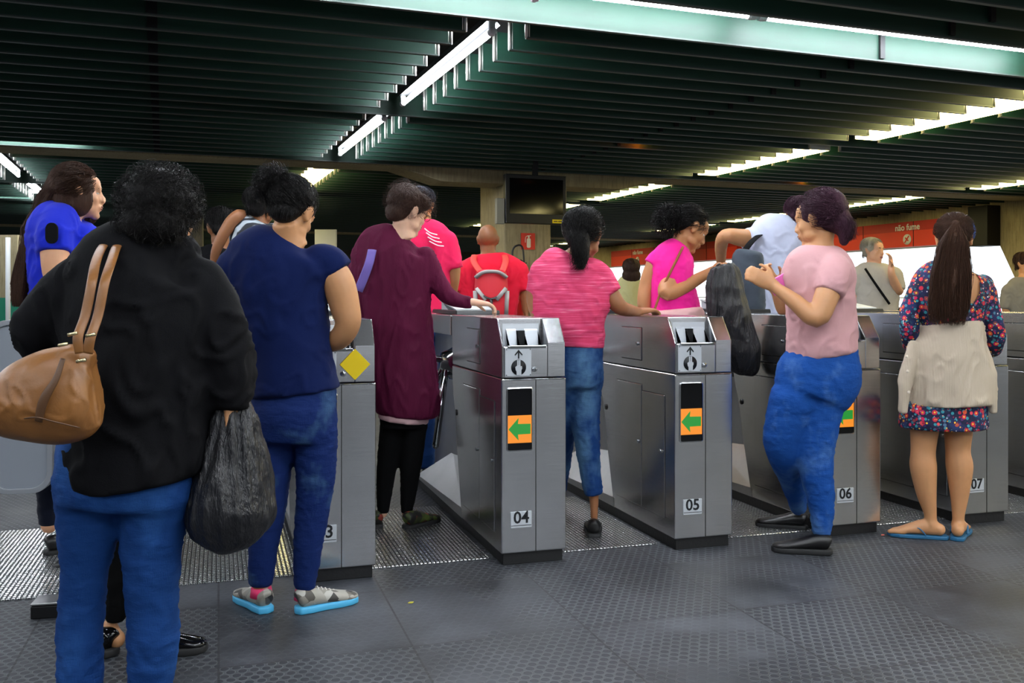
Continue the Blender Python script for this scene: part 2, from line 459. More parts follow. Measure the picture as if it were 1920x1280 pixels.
# ------------------------------------------------------------------ turnstiles
TW = .30; ZS = .816; ZT = 1.075; ZF = .967
PROF = [(0, .053), (0, ZS-.004), (.90, ZS-.004), (.895, .74), (.875, .66), (.84, .58), (.82, .5), (.80, .4), (.70, .053)]
def make_turnstile():
    r = empty('turnstile')
    b = MB(); b.box(.012, .015, 0, TW-.012, 1.78, .056); b.obj('plinth', M_PLINTH, r, bevel=.003)
    b = MB(); b.prism(PROF, 0, TW, 'x'); b.obj('lower_housing', M_STEEL, r, bevel=.006, bseg=3)
    # rear body, standing back from the lane, on a wide base with a sloping skirt
    b = MB(); b.box(.11, .60, .053, TW, 1.80, .99); b.obj('rear_housing', M_STEEL_V, r, bevel=.006)
    b = MB()
    b.raw([(0, .69, .055), (0, 1.80, .055), (.115, 1.80, .055), (.115, .69, .055), (0, .69, .105), (0, 1.80, .075), (.115, 1.35, .28), (.115, .74, .33), (.115, 1.80, .075)],
          [(0, 1, 5, 4), (4, 5, 6, 7), (5, 8, 6), (0, 4, 7, 3), (1, 2, 8, 5), (0, 3, 2, 1), (3, 7, 6, 8, 2)])
    b.obj('skirt', M_STEEL_V, r)
    # head
    b = MB()
    V = [(.004, .004), (.004, ZF), (.08, ZT), (.93, ZT), (.915, ZS)]
    # right part of the head with the plain slanted corner
    b.prism([(.004, ZS), (.004, ZF), (.08, ZT), (.93, ZT), (.905, ZS)], .212, TW-.004, 'x')
    # left part with the ticket pocket
    b.prism([(.004, ZS), (.004, .952), (.085, .955), (.085, ZT), (.93, ZT), (.905, ZS)], .012, .2125, 'x')
    b.prism([(.004, ZS), (.004, ZF-.012), (.08, ZT), (.93, ZT), (.905, ZS)], .004, .0125, 'x')
    b.obj('upper_housing', M_STEEL, r, bevel=.004)
    b = MB()
    b.prism([(.075, .955), (.086, .955), (.086, 1.06)], .03, .20, 'x')
    b.prism([(.02, .955), (.06, .955), (.075, 1.02), (.085, 1.03), (.085, .955)], .045, .092, 'x')
    b.prism([(.02, .955), (.06, .955), (.075, 1.02), (.085, 1.03), (.085, .955)], .128, .192, 'x')
    slot = b.obj('ticket_slot', M_PLATE, r, bevel=.0015)
    b = MB(); b.box(.094, .06, .956, .126, .084, 1.02); b.box(.096, .03, .9555, .124, .05, .958); b.obj('slot_mouth', M_DARKM, slot)
    b = MB(); b.box(.03, -.006, .945, .205, .012, .957); b.obj('lip', M_CHROME, slot, bevel=.002)
    # sign plate with an arrow and a hand holding a ticket
    sp = MB(); sp.box(.018, -.001, .824, .137, .005, .945); sp = sp.obj('sign_plate', M_PLATE, r, bevel=.001)
    b = MB(); cx = .078; y0, y1 = -.0035, -.001
    b.prism([(cx-.003, .9), (cx+.003, .9), (cx+.003, .926), (cx+.016, .913), (cx+.018, .918), (cx, .939), (cx-.018, .918), (cx-.016, .913), (cx-.003, .926)], y0, y1, 'y')
    b.tube([(cx, y0, .862), (cx, y1, .862)], .034, 32)
    b.obj('arrow_symbol', M_INK, sp)
    b = MB(); y0 -= .0015; y1 -= .0015
    b.prism([(cx-.010, .829), (cx+.012, .829), (cx+.012, .85), (cx+.016, .858), (cx+.014, .868), (cx+.008, .866), (cx+.008, .872), (cx-.006, .872), (cx-.010, .868), (cx-.016, .864), (cx-.014, .850), (cx-.010, .845)], y0, y1, 'y')
    b.box(cx-.0075, y0, .86, cx-.001, y1, .894); b.box(cx+.001, y0, .86, cx+.0075, y1, .894)
    b.obj('hand_symbol', M_PLATE, sp)
    b = MB()
    for x in (.023, .132):
        for z in (.829, .940): b.tube([(x, -.003, z), (x, 0, z)], .0022, 8)
    b.obj('rivets', M_DARKM, sp)
    b = MB(); b.tube([(.152, -.006, .852), (.152, .006, .852)], .011, 20); b.tube([(.152, -.010, .852), (.152, -.004, .852)], .007, 16)
    lk = b.obj('lock', M_CHROME, r, bevel=.001)
    b = MB(); b.box(.1505, -.0115, .848, .1535, -.0095, .856); b.obj('keyhole', M_GAP, lk)
    # front face: seam, window with the lit arrow
    b = MB(); b.box(.1565, -.0012, .056, .1595, .002, .808); b.box(.012, -.0012, .806, .29, .002, .8085)
    b.obj('door_seam', M_GAP, r)
    b = MB()
    o1 = rrect(.121, .278, .012); o2 = rrect(.111, .268, .008); n = len(o1); cz = .636; cxx = .083
    v = [(cxx+p[0], -.004, cz+p[1]) for p in o1]+[(cxx+p[0], -.006, cz+p[1]) for p in o2]+[(cxx+p[0], .001, cz+p[1]) for p in o1]+[(cxx+p[0], .0005, cz+p[1]) for p in o2]
    b.raw(v, [(i, (i+1) % n, n+(i+1) % n, n+i) for i in range(n)]+[(i, 2*n+i, 2*n+(i+1) % n, (i+1) % n) for i in range(n)]+[(n+i, n+(i+1) % n, 3*n+(i+1) % n, 3*n+i) for i in range(n)])
    b.obj('window_frame', M_STEEL, r)
    b = MB(); b.prism([(cxx+p[0], cz+p[1]) for p in rrect(.112, .269, .008)], -.001, -.0025, 'y')
    win = b.obj('display_window', M_GLASS, r)
    b = MB(); b.box(.0285, -.0040, .533, .137, -.002, .653); b.obj('lit_panel', M_ORANGE, win)
    b = MB(); z0 = .593
    b.prism([(.031, z0), (.077, z0+.049), (.074, z0+.023), (.132, z0+.022), (.132, z0-.022), (.074, z0-.023), (.077, z0-.049)], -.0052, -.0038, 'y')
    b.obj('green_arrow', M_GREEN, win)
    b = MB(); b.box(.042, -.0035, .163, .138, .001, .234); pl = b.obj('number_plate', M_PLATE, r, bevel=.0015)
    b = MB(); b.box(.044, -.0042, .172, .136, -.0034, .1745); b.obj('rule_line', M_INK, pl)
    # lane side: doors and hub
    def door(y0, z0, y1, z1, ky, kz, kids=True):
        b = MB(); b.box(-.0008, y0-.003, z0-.003, .001, y1+.003, z1+.003); g = b.obj('door_gap', M_GAP, r)
        b = MB(); b.box(-.004, y0, z0, .001, y1, z1); d = b.obj('side_door', M_STEEL, r, bevel=.002)
        b = MB(); b.tube([(-.012, ky, kz), (0, ky, kz)], .009, 14); b.obj('door_lock', M_CHROME, d, bevel=.001)
    def updoor(y0, z0, y1, z1, ky, kz):
        b = MB(); b.box(.0032, y0-.003, z0-.003, .005, y1+.003, z1+.003); b.obj('door_gap', M_GAP, r)
        b = MB(); b.box(0, y0, z0, .005, y1, z1); d = b.obj('side_door', M_STEEL, r, bevel=.003)
        b = MB(); b.tube([(-.008, ky, kz), (0, ky, kz)], .009, 14); b.obj('door_lock', M_CHROME, d, bevel=.001)
    updoor(.36, .855, .60, 1.015, .40, .935)
    door(.10, .13, .345, .705, .13, .44); door(.352, .13, .66, .735, .385, .45)
    b = MB(); b.tube([(-.004, .80, .575), (.004, .80, .575)], .016, 18); b.obj('sensor_hole', M_BLACK, r)
    # rear head and the tripod
    b = MB(); b.prism([(.955, .965), (.955, ZT-.004), (1.80, ZT-.004), (1.78, .965)], .004, TW-.004, 'x'); b.obj('rear_cover', M_STEEL, r, bevel=.004)
    b = MB(); b.box(.05, .905, .70, .20, 1.0, .97); b.obj('hub_recess', M_BLACK, r)
    hub = MB(); hub.tube([(.12, 1.14, .80), (.06, 1.14, .81), (.03, 1.14, .815), (-.005, 1.14, .82)], [.10, .095, .065, .045], 24); hub = hub.obj('tripod_hub', M_CHROME, r)
    for d in ((-.10, -.16, -.44), (-.10, .26, -.30), (-.50, .0, .09)):
        dv = Vector(d); s0 = Vector((.03, 1.14, .82))
        b = MB(); b.capsule([s0, s0+dv*.5, s0+dv], .0185, 14, sub=1); b.obj('tripod_arm', M_CHROME, hub)
    # reader on top
    b = MB(); b.prism([(.92, ZT), (.93, ZT+.022), (1.50, ZT+.022), (1.52, ZT)], .03, .27, 'x'); rd = b.obj('card_reader', M_BLACK, r, bevel=.004)
    b = MB(); b.raw([(.04, .98, ZT+.02), (.26, .98, ZT+.02), (.26, 1.36, ZT+.07), (.04, 1.36, ZT+.07), (.04, .98, ZT+.028), (.26, .98, ZT+.028), (.26, 1.36, ZT+.078), (.04, 1.36, ZT+.078), ],
                    [(0, 3, 2, 1), (4, 5, 6, 7), (0, 1, 5, 4), (2, 3, 7, 6), (0, 4, 7, 3), (1, 2, 6, 5)])
    b.raw([(.05, 1.2, ZT+.02), (.25, 1.2, ZT+.02), (.25, 1.36, ZT+.02), (.05, 1.36, ZT+.02), (.05, 1.36, ZT+.072), (.25, 1.36, ZT+.072)], [(0, 1, 2, 3), (2, 3, 4, 5), (0, 3, 4), (1, 5, 2), (0, 4, 5, 1)])
    b.obj('reader_plate', M_PLATE, rd, bevel=.001)
    return r
ts = make_turnstile()
XS = {'03': .325, '04': 1.17, '05': 2.003, '06': 2.835, '07': 3.63, '08': 4.46}
TL = {'03': 'steel turnstile numbered 03 with a yellow diamond sticker, behind the woman in navy',
      '04': 'steel turnstile numbered 04 whose lane side mirrors the maroon cardigan',
      '05': 'steel turnstile numbered 05 in front of the girl in magenta',
      '06': 'steel turnstile numbered 06 partly hidden by the woman in tight blue jeans',
      '07': 'steel turnstile numbered 07 behind the woman in the floral dress',
      '08': 'steel turnstile cut off at the right edge beyond turnstile 07'}
TURN = {}
for k in XS:
    o = ts if k == '03' else copy_tree(ts)
    TURN[k] = o
for k, o in TURN.items():
    o.location = (XS[k], 3.9, 0); tag(o, TL[k], 'turnstile', 'row of turnstiles')
    pl = [c for c in bpy.data.objects if c.parent == o and c.name.startswith('number_plate')][0]
    text('number', k, .072, M_INK, pl, Matrix.Translation((.090, -.0045, .206)) @ Matrix.Rotation(pi/2, 4, 'X'))
# the yellow diamond is stuck on number 03 only
b = MB(); b.prism([(.088-.0, .955), (.088+.062, .8905), (.088, .826), (.088-.062, .8905)], -.0065, -.0035, 'y')
M3 = Matrix.Translation((.135, 0, 0))
o = b.obj('diamond_sticker', M_YELLOW, TURN['03'], Matrix.Translation((.125, 0, 0)))
for c in list(bpy.data.objects):
    if c.parent == TURN['03'] and c.name.startswith('lock'): c.location.x += .012
# ------------------------------------------------------------------ people: shapes grown from joints placed in the place
def solid(mb, voxel=.01, smooth=4, fold=None, cut=None):
    """union of overlapping closed shapes -> one continuous surface"""
    me = bpy.data.meshes.new('tmp'); bmesh.ops.recalc_face_normals(mb.bm, faces=mb.bm.faces); mb.bm.to_mesh(me); mb.bm.free()
    ob = bpy.data.objects.new('tmp', me); COL.objects.link(ob)
    m = ob.modifiers.new('r', 'REMESH'); m.mode = 'VOXEL'; m.voxel_size = voxel
    m2 = ob.modifiers.new('s', 'SMOOTH'); m2.factor = .5; m2.iterations = smooth
    bpy.context.view_layer.update()
    out = bpy.data.meshes.new_from_object(ob.evaluated_get(bpy.context.evaluated_depsgraph_get()))
    bpy.data.objects.remove(ob); bpy.data.meshes.remove(me)
    if fold:
        ns = [v.normal.copy() for v in out.vertices]
        for v, n in zip(out.vertices, ns): v.co += n*fold(v.co, n)
    if cut:
        bm = bmesh.new(); bm.from_mesh(out)
        bmesh.ops.delete(bm, geom=[f for f in bm.faces if cut(f.calc_center_median())], context='FACES')
        bm.to_mesh(out); bm.free()
    for p in out.polygons: p.use_smooth = True
    return out
def fold(amp=.006, sc=(6, 6, 3), seed=0, ridge=True, z0=None, z1=None):
    sv = Vector(sc); off = Vector((seed*7.3, seed*3.1, seed*1.7))
    def f(co, n):
        p = Vector((co.x*sv.x, co.y*sv.y, co.z*sv.z))+off
        a = noise.noise(p); b_ = noise.noise(p*2.3+Vector((5, 5, 5)))
        c = noise.noise(p*2.1+Vector((a*1.5, 9, b_*1.5)))
        h = (1-2*abs(a))*.45+b_*.25+.75*max(0, 1-3.2*abs(c))**1.5 if ridge else a*.7+b_*.3
        return amp*1.15*(h-.45)*(1-min(1, abs(n.z)*1.3))
    return f
def mobj(name, me, mats, parent=None):
    me.name = name; me.materials.clear()
    for m in (mats if isinstance(mats, (list, tuple)) else [mats]): me.materials.append(m)
    o = bpy.data.objects.new(name, me); COL.objects.link(o)
    if parent: o.parent = parent
    return o
def px(Z, lst, k=1.0, shrink=0.0):
    """[(x, y, r_px, dz)] -> points, radii"""
    P, R = [], []
    for q in lst:
        dz = q[3] if len(q) > 3 else 0.0
        P.append(W(q[0], q[1], Z+dz)); R.append(max(q[2]*Z/F*k-shrink, .006))
    return P, R
def rows(mb, Z, rw, shrink=0.0, seg=28, dz=0.0):
    P, R = [], []
    for q in rw:
        y, xl, xr, ry = q[:4]; d = q[4] if len(q) > 4 else 0
        P.append(W((xl+xr)/2, y, Z+dz+d)); R.append((max((xr-xl)/2*Z/F-shrink, .02), max(ry-shrink, .02)))
    mb.tube(P, R, seg, side=RV, sub=4)
def headM(x, y, Z, yaw=0, pitch=0, roll=0, k=1.0):
    return Matrix.Translation(W(x, y, Z)) @ Matrix.Rotation(-(CYAW+radians(yaw)), 4, 'Z') @ Matrix.Rotation(-radians(pitch), 4, 'X') @ Matrix.Rotation(radians(roll), 4, 'Y') @ Matrix.Scale(k, 4)
def hell(mb, H, c, r, rot=None, seg=20, rings=12):
    R = H.to_3x3()
    if rot: R = R @ Euler([radians(a) for a in rot]).to_matrix()
    mb.ell(H @ Vector(c), r, R, seg, rings)
def htube(mb, H, pts, rad, seg=12, sub=3):
    k = H.to_scale()[0]
    mb.capsule([H @ Vector(p) for p in pts], [(r*k if isinstance(r, (int, float)) else (r[0]*k, r[1]*k)) for r in (rad if hasattr(rad, '__len__') else [rad]*len(pts))], seg, sub=sub)
def head_shape(mb, H):
    hell(mb, H, (0, -.012, .032), (.074, .092, .083))
    hell(mb, H, (0, .022, -.02), (.064, .070, .075))
    hell(mb, H, (0, .040, -.058), (.050, .050, .046))
    hell(mb, H, (0, .077, -.092), (.024, .020, .019)); hell(mb, H, (0, .045, .045), (.058, .046, .042))
    hell(mb, H, (0, .082, .030), (.048, .014, .012))          # brow
    for s in (-1, 1):
        hell(mb, H, (s*.034, .063, -.024), (.022, .018, .022))  # cheeks
        hell(mb, H, (s*.048, .030, -.062), (.014, .030, .022))  # jaw
        hell(mb, H, (s*.011, .104, -.026), (.009, .010, .008))  # nostril wings
        hell(mb, H, (s*.030, .081, .0135), (.017, .010, .005)); hell(mb, H, (s*.030, .079, -.0045), (.015, .009, .004))   # lids
        hell(mb, H, (s*.077, -.006, -.002), (.008, .020, .032), (8, s*14, s*-14))   # ears
        hell(mb, H, (s*.075, -.002, -.026), (.008, .010, .012))
    htube(mb, H, [(0, .084, .024), (0, .096, .0), (0, .108, -.019), (0, .098, -.028)], [.008, .010, .0115, .009])
    hell(mb, H, (0, .094, -.050), (.024, .012, .007)); hell(mb, H, (0, .092, -.062), (.021, .012, .008))
def neck_shape(mb, H, base, r=.055):
    k = H.to_scale()[0]
    top = H @ Vector((0, -.012, -.05)); mb.tube([base, (base+top)/2, top], [r*1.25, r, r*1.0], 18, sub=3)
def hand_shape(mb, w_, d, n, curl=.6, thumb=1, k=1.0, spread=.12):
    """w_: wrist, d: direction of the palm, n: back-of-hand normal, thumb: +1/-1 side"""
    d = Vector(d).normalized(); n = Vector(n); n = (n-d*n.dot(d)).normalized(); s = d.cross(n)
    w_ = Vector(w_)
    mb.tube([w_-d*.02*k, w_+d*.02*k, w_+d*.055*k, w_+d*.088*k], [(.026*k, .022*k), (.034*k, .019*k), (.040*k, .016*k), (.038*k, .012*k)], 16, side=s, sub=3)
    mb.ell(w_+d*.088*k, (.038*k, .012*k, .012*k), Matrix((s, n, d)).transposed(), 14, 8)
    for i, (o, L) in enumerate(((-.029, .068), (-.010, .080), (.010, .074), (.028, .058))):
        o *= -thumb; b0 = w_+d*.086*k+s*o*k; dirn = (d+s*(o*3*spread)).normalized(); pts = [b0-d*.02*k, b0]; a = 0
        for j, fr in enumerate((.45, .32, .25)):
            a += curl*(.55 if j == 0 else .9); dd = dirn*cos(a)-n*sin(a); pts.append(pts[-1]+dd*L*fr*k)
        mb.capsule(pts, [.0095*k, .0095*k, .0088*k, .0080*k, .0068*k], 10, sub=2)
    b0 = w_+d*.022*k+s*thumb*.024*k
    t1 = b0+(d*.6+s*thumb*.75-n*.25).normalized()*.038*k; t2 = t1+(d*.85+s*thumb*.25-n*.45).normalized()*.030*k; t3 = t2+(d*.8-s*thumb*.1-n*.55).normalized()*.024*k
    mb.capsule([b0, t1, t2, t3], [.014*k, .0115*k, .010*k, .008*k], 10, sub=2)
def foot_shape(mb, an, d, L=.235):
    """bare foot: an = ankle point, d = toe direction, flat on z = floor + sole"""
    d = Vector((d[0], d[1], 0)).normalized(); s = Vector((d.y, -d.x, 0)); z0 = .016
    g = Vector((an.x, an.y, z0))
    mb.tube([g-d*.045+UZ*.028, g-d*.02+UZ*.034, g+d*.03+UZ*.038, g+d*.08+UZ*.028, g+d*.125+UZ*.018, g+d*.15+UZ*.013],
            [(.020, .022), (.030, .034), (.032, .038), (.037, .028), (.043, .018), (.040, .012)], 18, side=s, sub=3)
    mb.ell(g-d*.035+UZ*.03, (.028, .03, .03)); mb.ell(g+UZ*.05, (.032, .034, .04))
    for o, l_, r in ((-.030, .045, .013), (-.011, .040, .0095), (.005, .036, .009), (.020, .030, .0085), (.033, .022, .008)):
        b0 = g+d*.145+s*o+UZ*.010; mb.capsule([b0-d*.02, b0+d*l_*.5+UZ*.003, b0+d*l_-UZ*.001], [r, r, r*.9], 10, sub=2)
def strand(mb, pts, r0, r1=.0003, seg=3, mi=0):
    n = len(pts); r0 *= .72; mb.tube(pts, [r0+(r1-r0)*(i/(n-1))**1.5 for i in range(n)], seg, mi=mi, sub=3 if n < 6 else 2, caps=False)
def fuzz(mb, H, c, r, n, L, seed, rr=.0012, down=.3, front=.06, zmin=-.2):
    """short loose strands standing off a hair mass"""
    rnd = random.Random(seed); k = H.to_scale()[0]
    for i in range(n):
        t = Vector((rnd.gauss(0, 1), rnd.gauss(0, 1), rnd.gauss(0, 1))).normalized()
        p = Vector(c)+Vector((t.x*r[0], t.y*r[1], t.z*r[2]))
        if p.y > front-max(0, .03-p.z)*1.0 or p.z < zmin: continue
        tang = Vector((rnd.gauss(0, 1), rnd.gauss(0, 1), rnd.gauss(0, .7)-down)); tang = (tang-t*tang.dot(t)).normalized()
        l_ = L*rnd.uniform(.4, 1); q = [H @ (p-t*.006+tang*l_*u+t*(l_*.5*sin(u*2.2))) for u in (0, .35, .7, 1)]
        strand(mb, q, rr*k)
def skin(name, c, rough=.5):
    s = N(name); n = s.noise(s.coord(), 22, 4, .6)
    a = lin(c); s.set(Base_Color=s.mix(n, tuple(x*.86 for x in a), tuple(min(1, x*1.1) for x in a)), Roughness=rough)
    s.b.inputs['Subsurface Weight'].default_value = .12; s.b.inputs['Subsurface Radius'].default_value = (.02, .008, .004); s.b.inputs['Subsurface Scale'].default_value = .3
    s.bump(s.noise(s.coord(), 300, 3), .08, .002); return s.m
def hairm(name, c, c2=None, rough=.42):
    s = N(name); n = s.noise(s.coord((60, 60, 5)), 3, 5, .7)
    a = lin(c); b_ = lin(c2) if c2 else tuple(x*1.6 for x in a)
    s.set(Base_Color=s.mix(n, a, b_), Roughness=rough+.08); s.b.inputs['Specular IOR Level'].default_value = .22
    s.bump(n, .9, .008); return s.m
def cloth(name, c, c2=None, rough=.85, sc=7, weave=450, sheen=.15, b=.25):
    s = N(name); n = s.noise(s.coord(), sc, 4, .6); a = lin(c); b_ = lin(c2) if c2 else tuple(x*1.15 for x in a)
    s.set(Base_Color=s.mix(n, a, b_), Roughness=rough); s.b.inputs['Specular IOR Level'].default_value = .15; s.b.inputs['Sheen Weight'].default_value = sheen*.5
    w1 = s.noise(s.coord(), weave, 2); w2 = s.noise(s.coord((1, 1, 1)), 16, 4, .6)
    s.bump(s.math('ADD', s.math('MULTIPLY', w1, .25), w2), b, .006); return s.m
def denim(name, c, fade, rough=.8, lo=.52, hi=.75):
    s = N(name); n = s.noise(s.coord((1, 1, .7)), 4.5, 4, .6); st = s.noise(s.coord((180, 180, 12)), 3, 3)
    cr = s.noise(s.coord((5, 5, 16)), 2, 4, .6)
    c1 = s.mix(s.ramp(n, [(lo, 0.0), (hi, 1.0)]), lin(c), lin(fade)); c1 = s.mix(s.math('MULTIPLY', st, .35), c1, tuple(x*.5 for x in lin(c)))
    s.set(Base_Color=c1, Roughness=rough); s.b.inputs['Specular IOR Level'].default_value = .15; s.bump(s.math('ADD', cr, s.math('MULTIPLY', st, .2)), .45, .012); return s.m
SK = dict(light=skin('skin_light', 'd9a27c'), tan=skin('skin_tan', 'c08a5e'), brown=skin('skin_brown', '96623f'), dark=skin('skin_dark', '5e3d2a'), pale=skin('skin_pale', 'dcae92'))
HB_ = hairm('black_hair', '090707'); HDB = hairm('dark_brown_hair', '1a110e', '4a3024'); HBR = hairm('brown_hair', '22140f', '553624', .4); HGR = hairm('grey_hair', '8d8675', 'c9c2b0')
M_EYE = plain('eye_white', 'e4ddd6', .25); M_IRIS = plain('eye_iris', '1c100a', .2); M_LIPS = plain('lips', '8c4a42', .45); M_BROW = plain('eyebrow', '1a110e', .8)

def face_parts(root, H, lips=M_LIPS, brow=M_BROW):
    for s in (-1, 1):
        b = MB(); hell(b, H, (s*.0300, .0715, .0045), (.0125, .0110, .0070), seg=16, rings=10)
        e = b.obj('eye', M_EYE, root, smooth=True)
        b = MB(); hell(b, H, (s*.0300, .0808, .0045), (.0048, .0022, .0050), seg=14, rings=8); b.obj('iris', M_IRIS, e, smooth=True)
        b = MB(); b.tube([H @ Vector((s*.012, .0935, .027)), H @ Vector((s*.028, .0895, .031)), H @ Vector((s*.043, .077, .026))], [.002, .0036, .0012], 8, sub=4)
        b.obj('eyebrow', brow, root, smooth=True)
    b = MB(); hell(b, H, (0, .0985, -.0505), (.021, .0085, .0045), seg=18, rings=8); hell(b, H, (0, .096, -.0595), (.018, .0088, .0058), seg=18, rings=8)
    b.obj('lips', lips, root, smooth=True)

class Person:
    def __init__(s, label, Z, sk, at):
        s.Z = Z; s.sk = SK[sk]; s.b = MB(); s.root = None; s.label = label; s.seed = int(Z*100)
        p = W(at, HY, Z); s.root = tag(empty('person', (0, 0, 0)), label, 'person'); s.loc = Vector((p.x, p.y, 0))
    def head(s, x, y, yaw=0, pitch=0, roll=0, k=1.0, dz=0, neck=None, face=True, nr=.052):
        s.H = headM(x, y, s.Z+dz, yaw, pitch, roll, k); head_shape(s.b, s.H)
        neck_shape(s.b, s.H, W(neck[0], neck[1], s.Z+(neck[2] if len(neck) > 2 else 0)), nr)
        s.face = face
    def limb(s, l, k=1.0, shrink=0): P, R = px(s.Z, l, k, shrink); s.b.capsule(P, R, 16, sub=4); return P
    def torso(s, rw, shrink=.014): rows(s.b, s.Z, rw, shrink)
    def body(s, voxel=.007, smooth=3):
        o = mobj('body', solid(s.b, voxel, smooth), s.sk, s.root)
        if s.face: face_parts(s.root, s.H)
        return o
    def wear(s, name, mats, rw=None, limbs=(), extra=None, voxel=.010, smooth=5, fo=None, cut=None, dz=0, grow=0, label=None):
        b = MB()
        if name in ('top', 'tee', 'shirt', 'jacket', 'tied_sweater', 'jumper'): grow += .007
        if rw: rows(b, s.Z, rw, -grow, dz=dz)
        for l in limbs:
            P, R = px(s.Z, l); b.tube(P, [r+grow for r in R], 20, sub=4); b.ell(P[0], (R[0]*1.02+grow*.5,)*3)
            if rw and name in ('top', 'tee', 'shirt', 'jacket', 'cardigan', 'dress', 'jumper'):
                q = rw[1]; c = W((q[1]+q[2])/2, q[0], s.Z); rr = R[0]*.75; c = c+(P[0]-c)*.35-UZ*rr*.9
                b.capsule([c, (c+P[0])/2-UZ*rr*.12, P[0]], [rr, rr*1.1, R[0]*1.0], 16, sub=3)
        if extra: extra(b)
        if name in ('jeans', 'trousers'): smooth = 14
        elif name in ('top', 'tee', 'cardigan', 'jacket'): smooth = 9
        o = mobj(name, solid(b, voxel, smooth, fo, cut), mats, s.root)
        if label: o['label'] = label
        return o
    def hair(s, mat, ells=(), tubes=(), fz=(), strands=None, voxel=.007, amp=.004, sc=(30, 30, 6), smooth=2, name='hair', H=None):
        H = H or s.H; b = MB()
        for e in ells: hell(b, H, *e)
        for t in tubes: htube(b, H, *t)
        nape = ells and name == 'hair' and H is s.H
        me = solid(b, voxel, smooth, fold(amp, sc, s.seed))
        b = MB(); b.bm.from_mesh(me)
        for f in b.bm.faces: f.smooth = True
        for q in fz: fuzz(b, H, *q)
        if strands: strands(b, H)
        if nape:
            rnd = random.Random(s.seed)
            for i in range(260):
                x = rnd.uniform(-.058, .058); y = -.05-.045*sqrt(max(0, 1-(x/.066)**2))*.9; z = rnd.uniform(-.045, .0)
                l_ = rnd.uniform(.02, .042); strand(b, [H @ Vector((x, y, z)), H @ Vector((x*1.0, y+.001, z-l_*.5)), H @ Vector((x*.9+rnd.gauss(0, .004), y+.012, z-l_))], .0015)
        o = b.obj(name, mat, s.root, fix=False)
        return o
    def eye_done(s): pass
def comb(n, seed, target, tw=.02, r=.0017, front=.066, zlow=-.05, bulge=.100, tail=None):
    """strands combed over the skull from the hairline to a target point, then optionally down a tail"""
    def f(b, H):
        rnd = random.Random(seed); T0 = Vector(target); c = Vector((0, -.022, .034))
        for i in range(n):
            t = Vector((rnd.gauss(0, 1), rnd.gauss(-.3, 1), rnd.gauss(0, 1))).normalized(); q0 = Vector((t.x*.082, -.022+t.y*.095, .036+t.z*.088))
            if q0.y > front-max(0, .035-q0.z)*1.3 or q0.z < zlow: continue
            q1 = T0+Vector((rnd.gauss(0, tw), rnd.gauss(0, tw*.5), rnd.gauss(0, tw))); m = c+((q0*.6+q1*.4)-c).normalized()*bulge; m2 = c+((q0*.3+q1*.7)-c).normalized()*(bulge+.003)
            pts = [H @ q0, H @ m, H @ m2, H @ q1]
            if tail and rnd.random() < .6:
                L = rnd.uniform(.6, 1.05); pts = pts[1:]
                for k, tp in enumerate(tail):
                    v = T0+(Vector(tp)-T0)*L; pts.append(H @ (v+Vector((rnd.gauss(0, tw*.8), rnd.gauss(0, tw*.6), 0))))
            strand(b, pts, r)
    return f
def falls(n, seed, L=.12, r=.0018, front=.05, spread=.012, zmin=-.02):
    """strands lying on the skull and falling straight down"""
    def f(b, H):
        rnd = random.Random(seed); c = Vector((0, -.022, .034))
        for i in range(n):
            t = Vector((rnd.gauss(0, 1), rnd.gauss(-.3, 1), rnd.gauss(.5, .8))).normalized(); q0 = Vector((t.x*.083, -.022+t.y*.095, .036+t.z*.089))
            if q0.y > front-max(0, .035-q0.z)*1.0 or q0.z < zmin: continue
            pts = [H @ q0]; o = Vector((q0.x, q0.y+.022, 0)); o = o.normalized() if o.length > .01 else Vector((0, -1, 0)); l_ = L*rnd.uniform(.5, 1)
            a = c+Vector((o.x*.086, o.y*.098, .03+rnd.gauss(0, .01))); e = Vector((rnd.gauss(0, spread), rnd.gauss(0, spread), 0))
            pts += [H @ (c+((q0*.5+a*.5)-c).normalized()*.101), H @ a, H @ (a+e*.5-Vector((0, 0, l_*.5))), H @ (a+e-o*.012-Vector((0, 0, l_)))]
            strand(b, pts, r)
    return f
CAP = [((0, -.020, .040), (.081, .093, .086)), ((0, -.046, -.008), (.064, .050, .060)), ((.052, .0, .030), (.032, .050, .050)), ((-.052, .0, .030), (.032, .050, .050))]
M_RUB = plain('rubber_sole', '1b1b1c', .7)
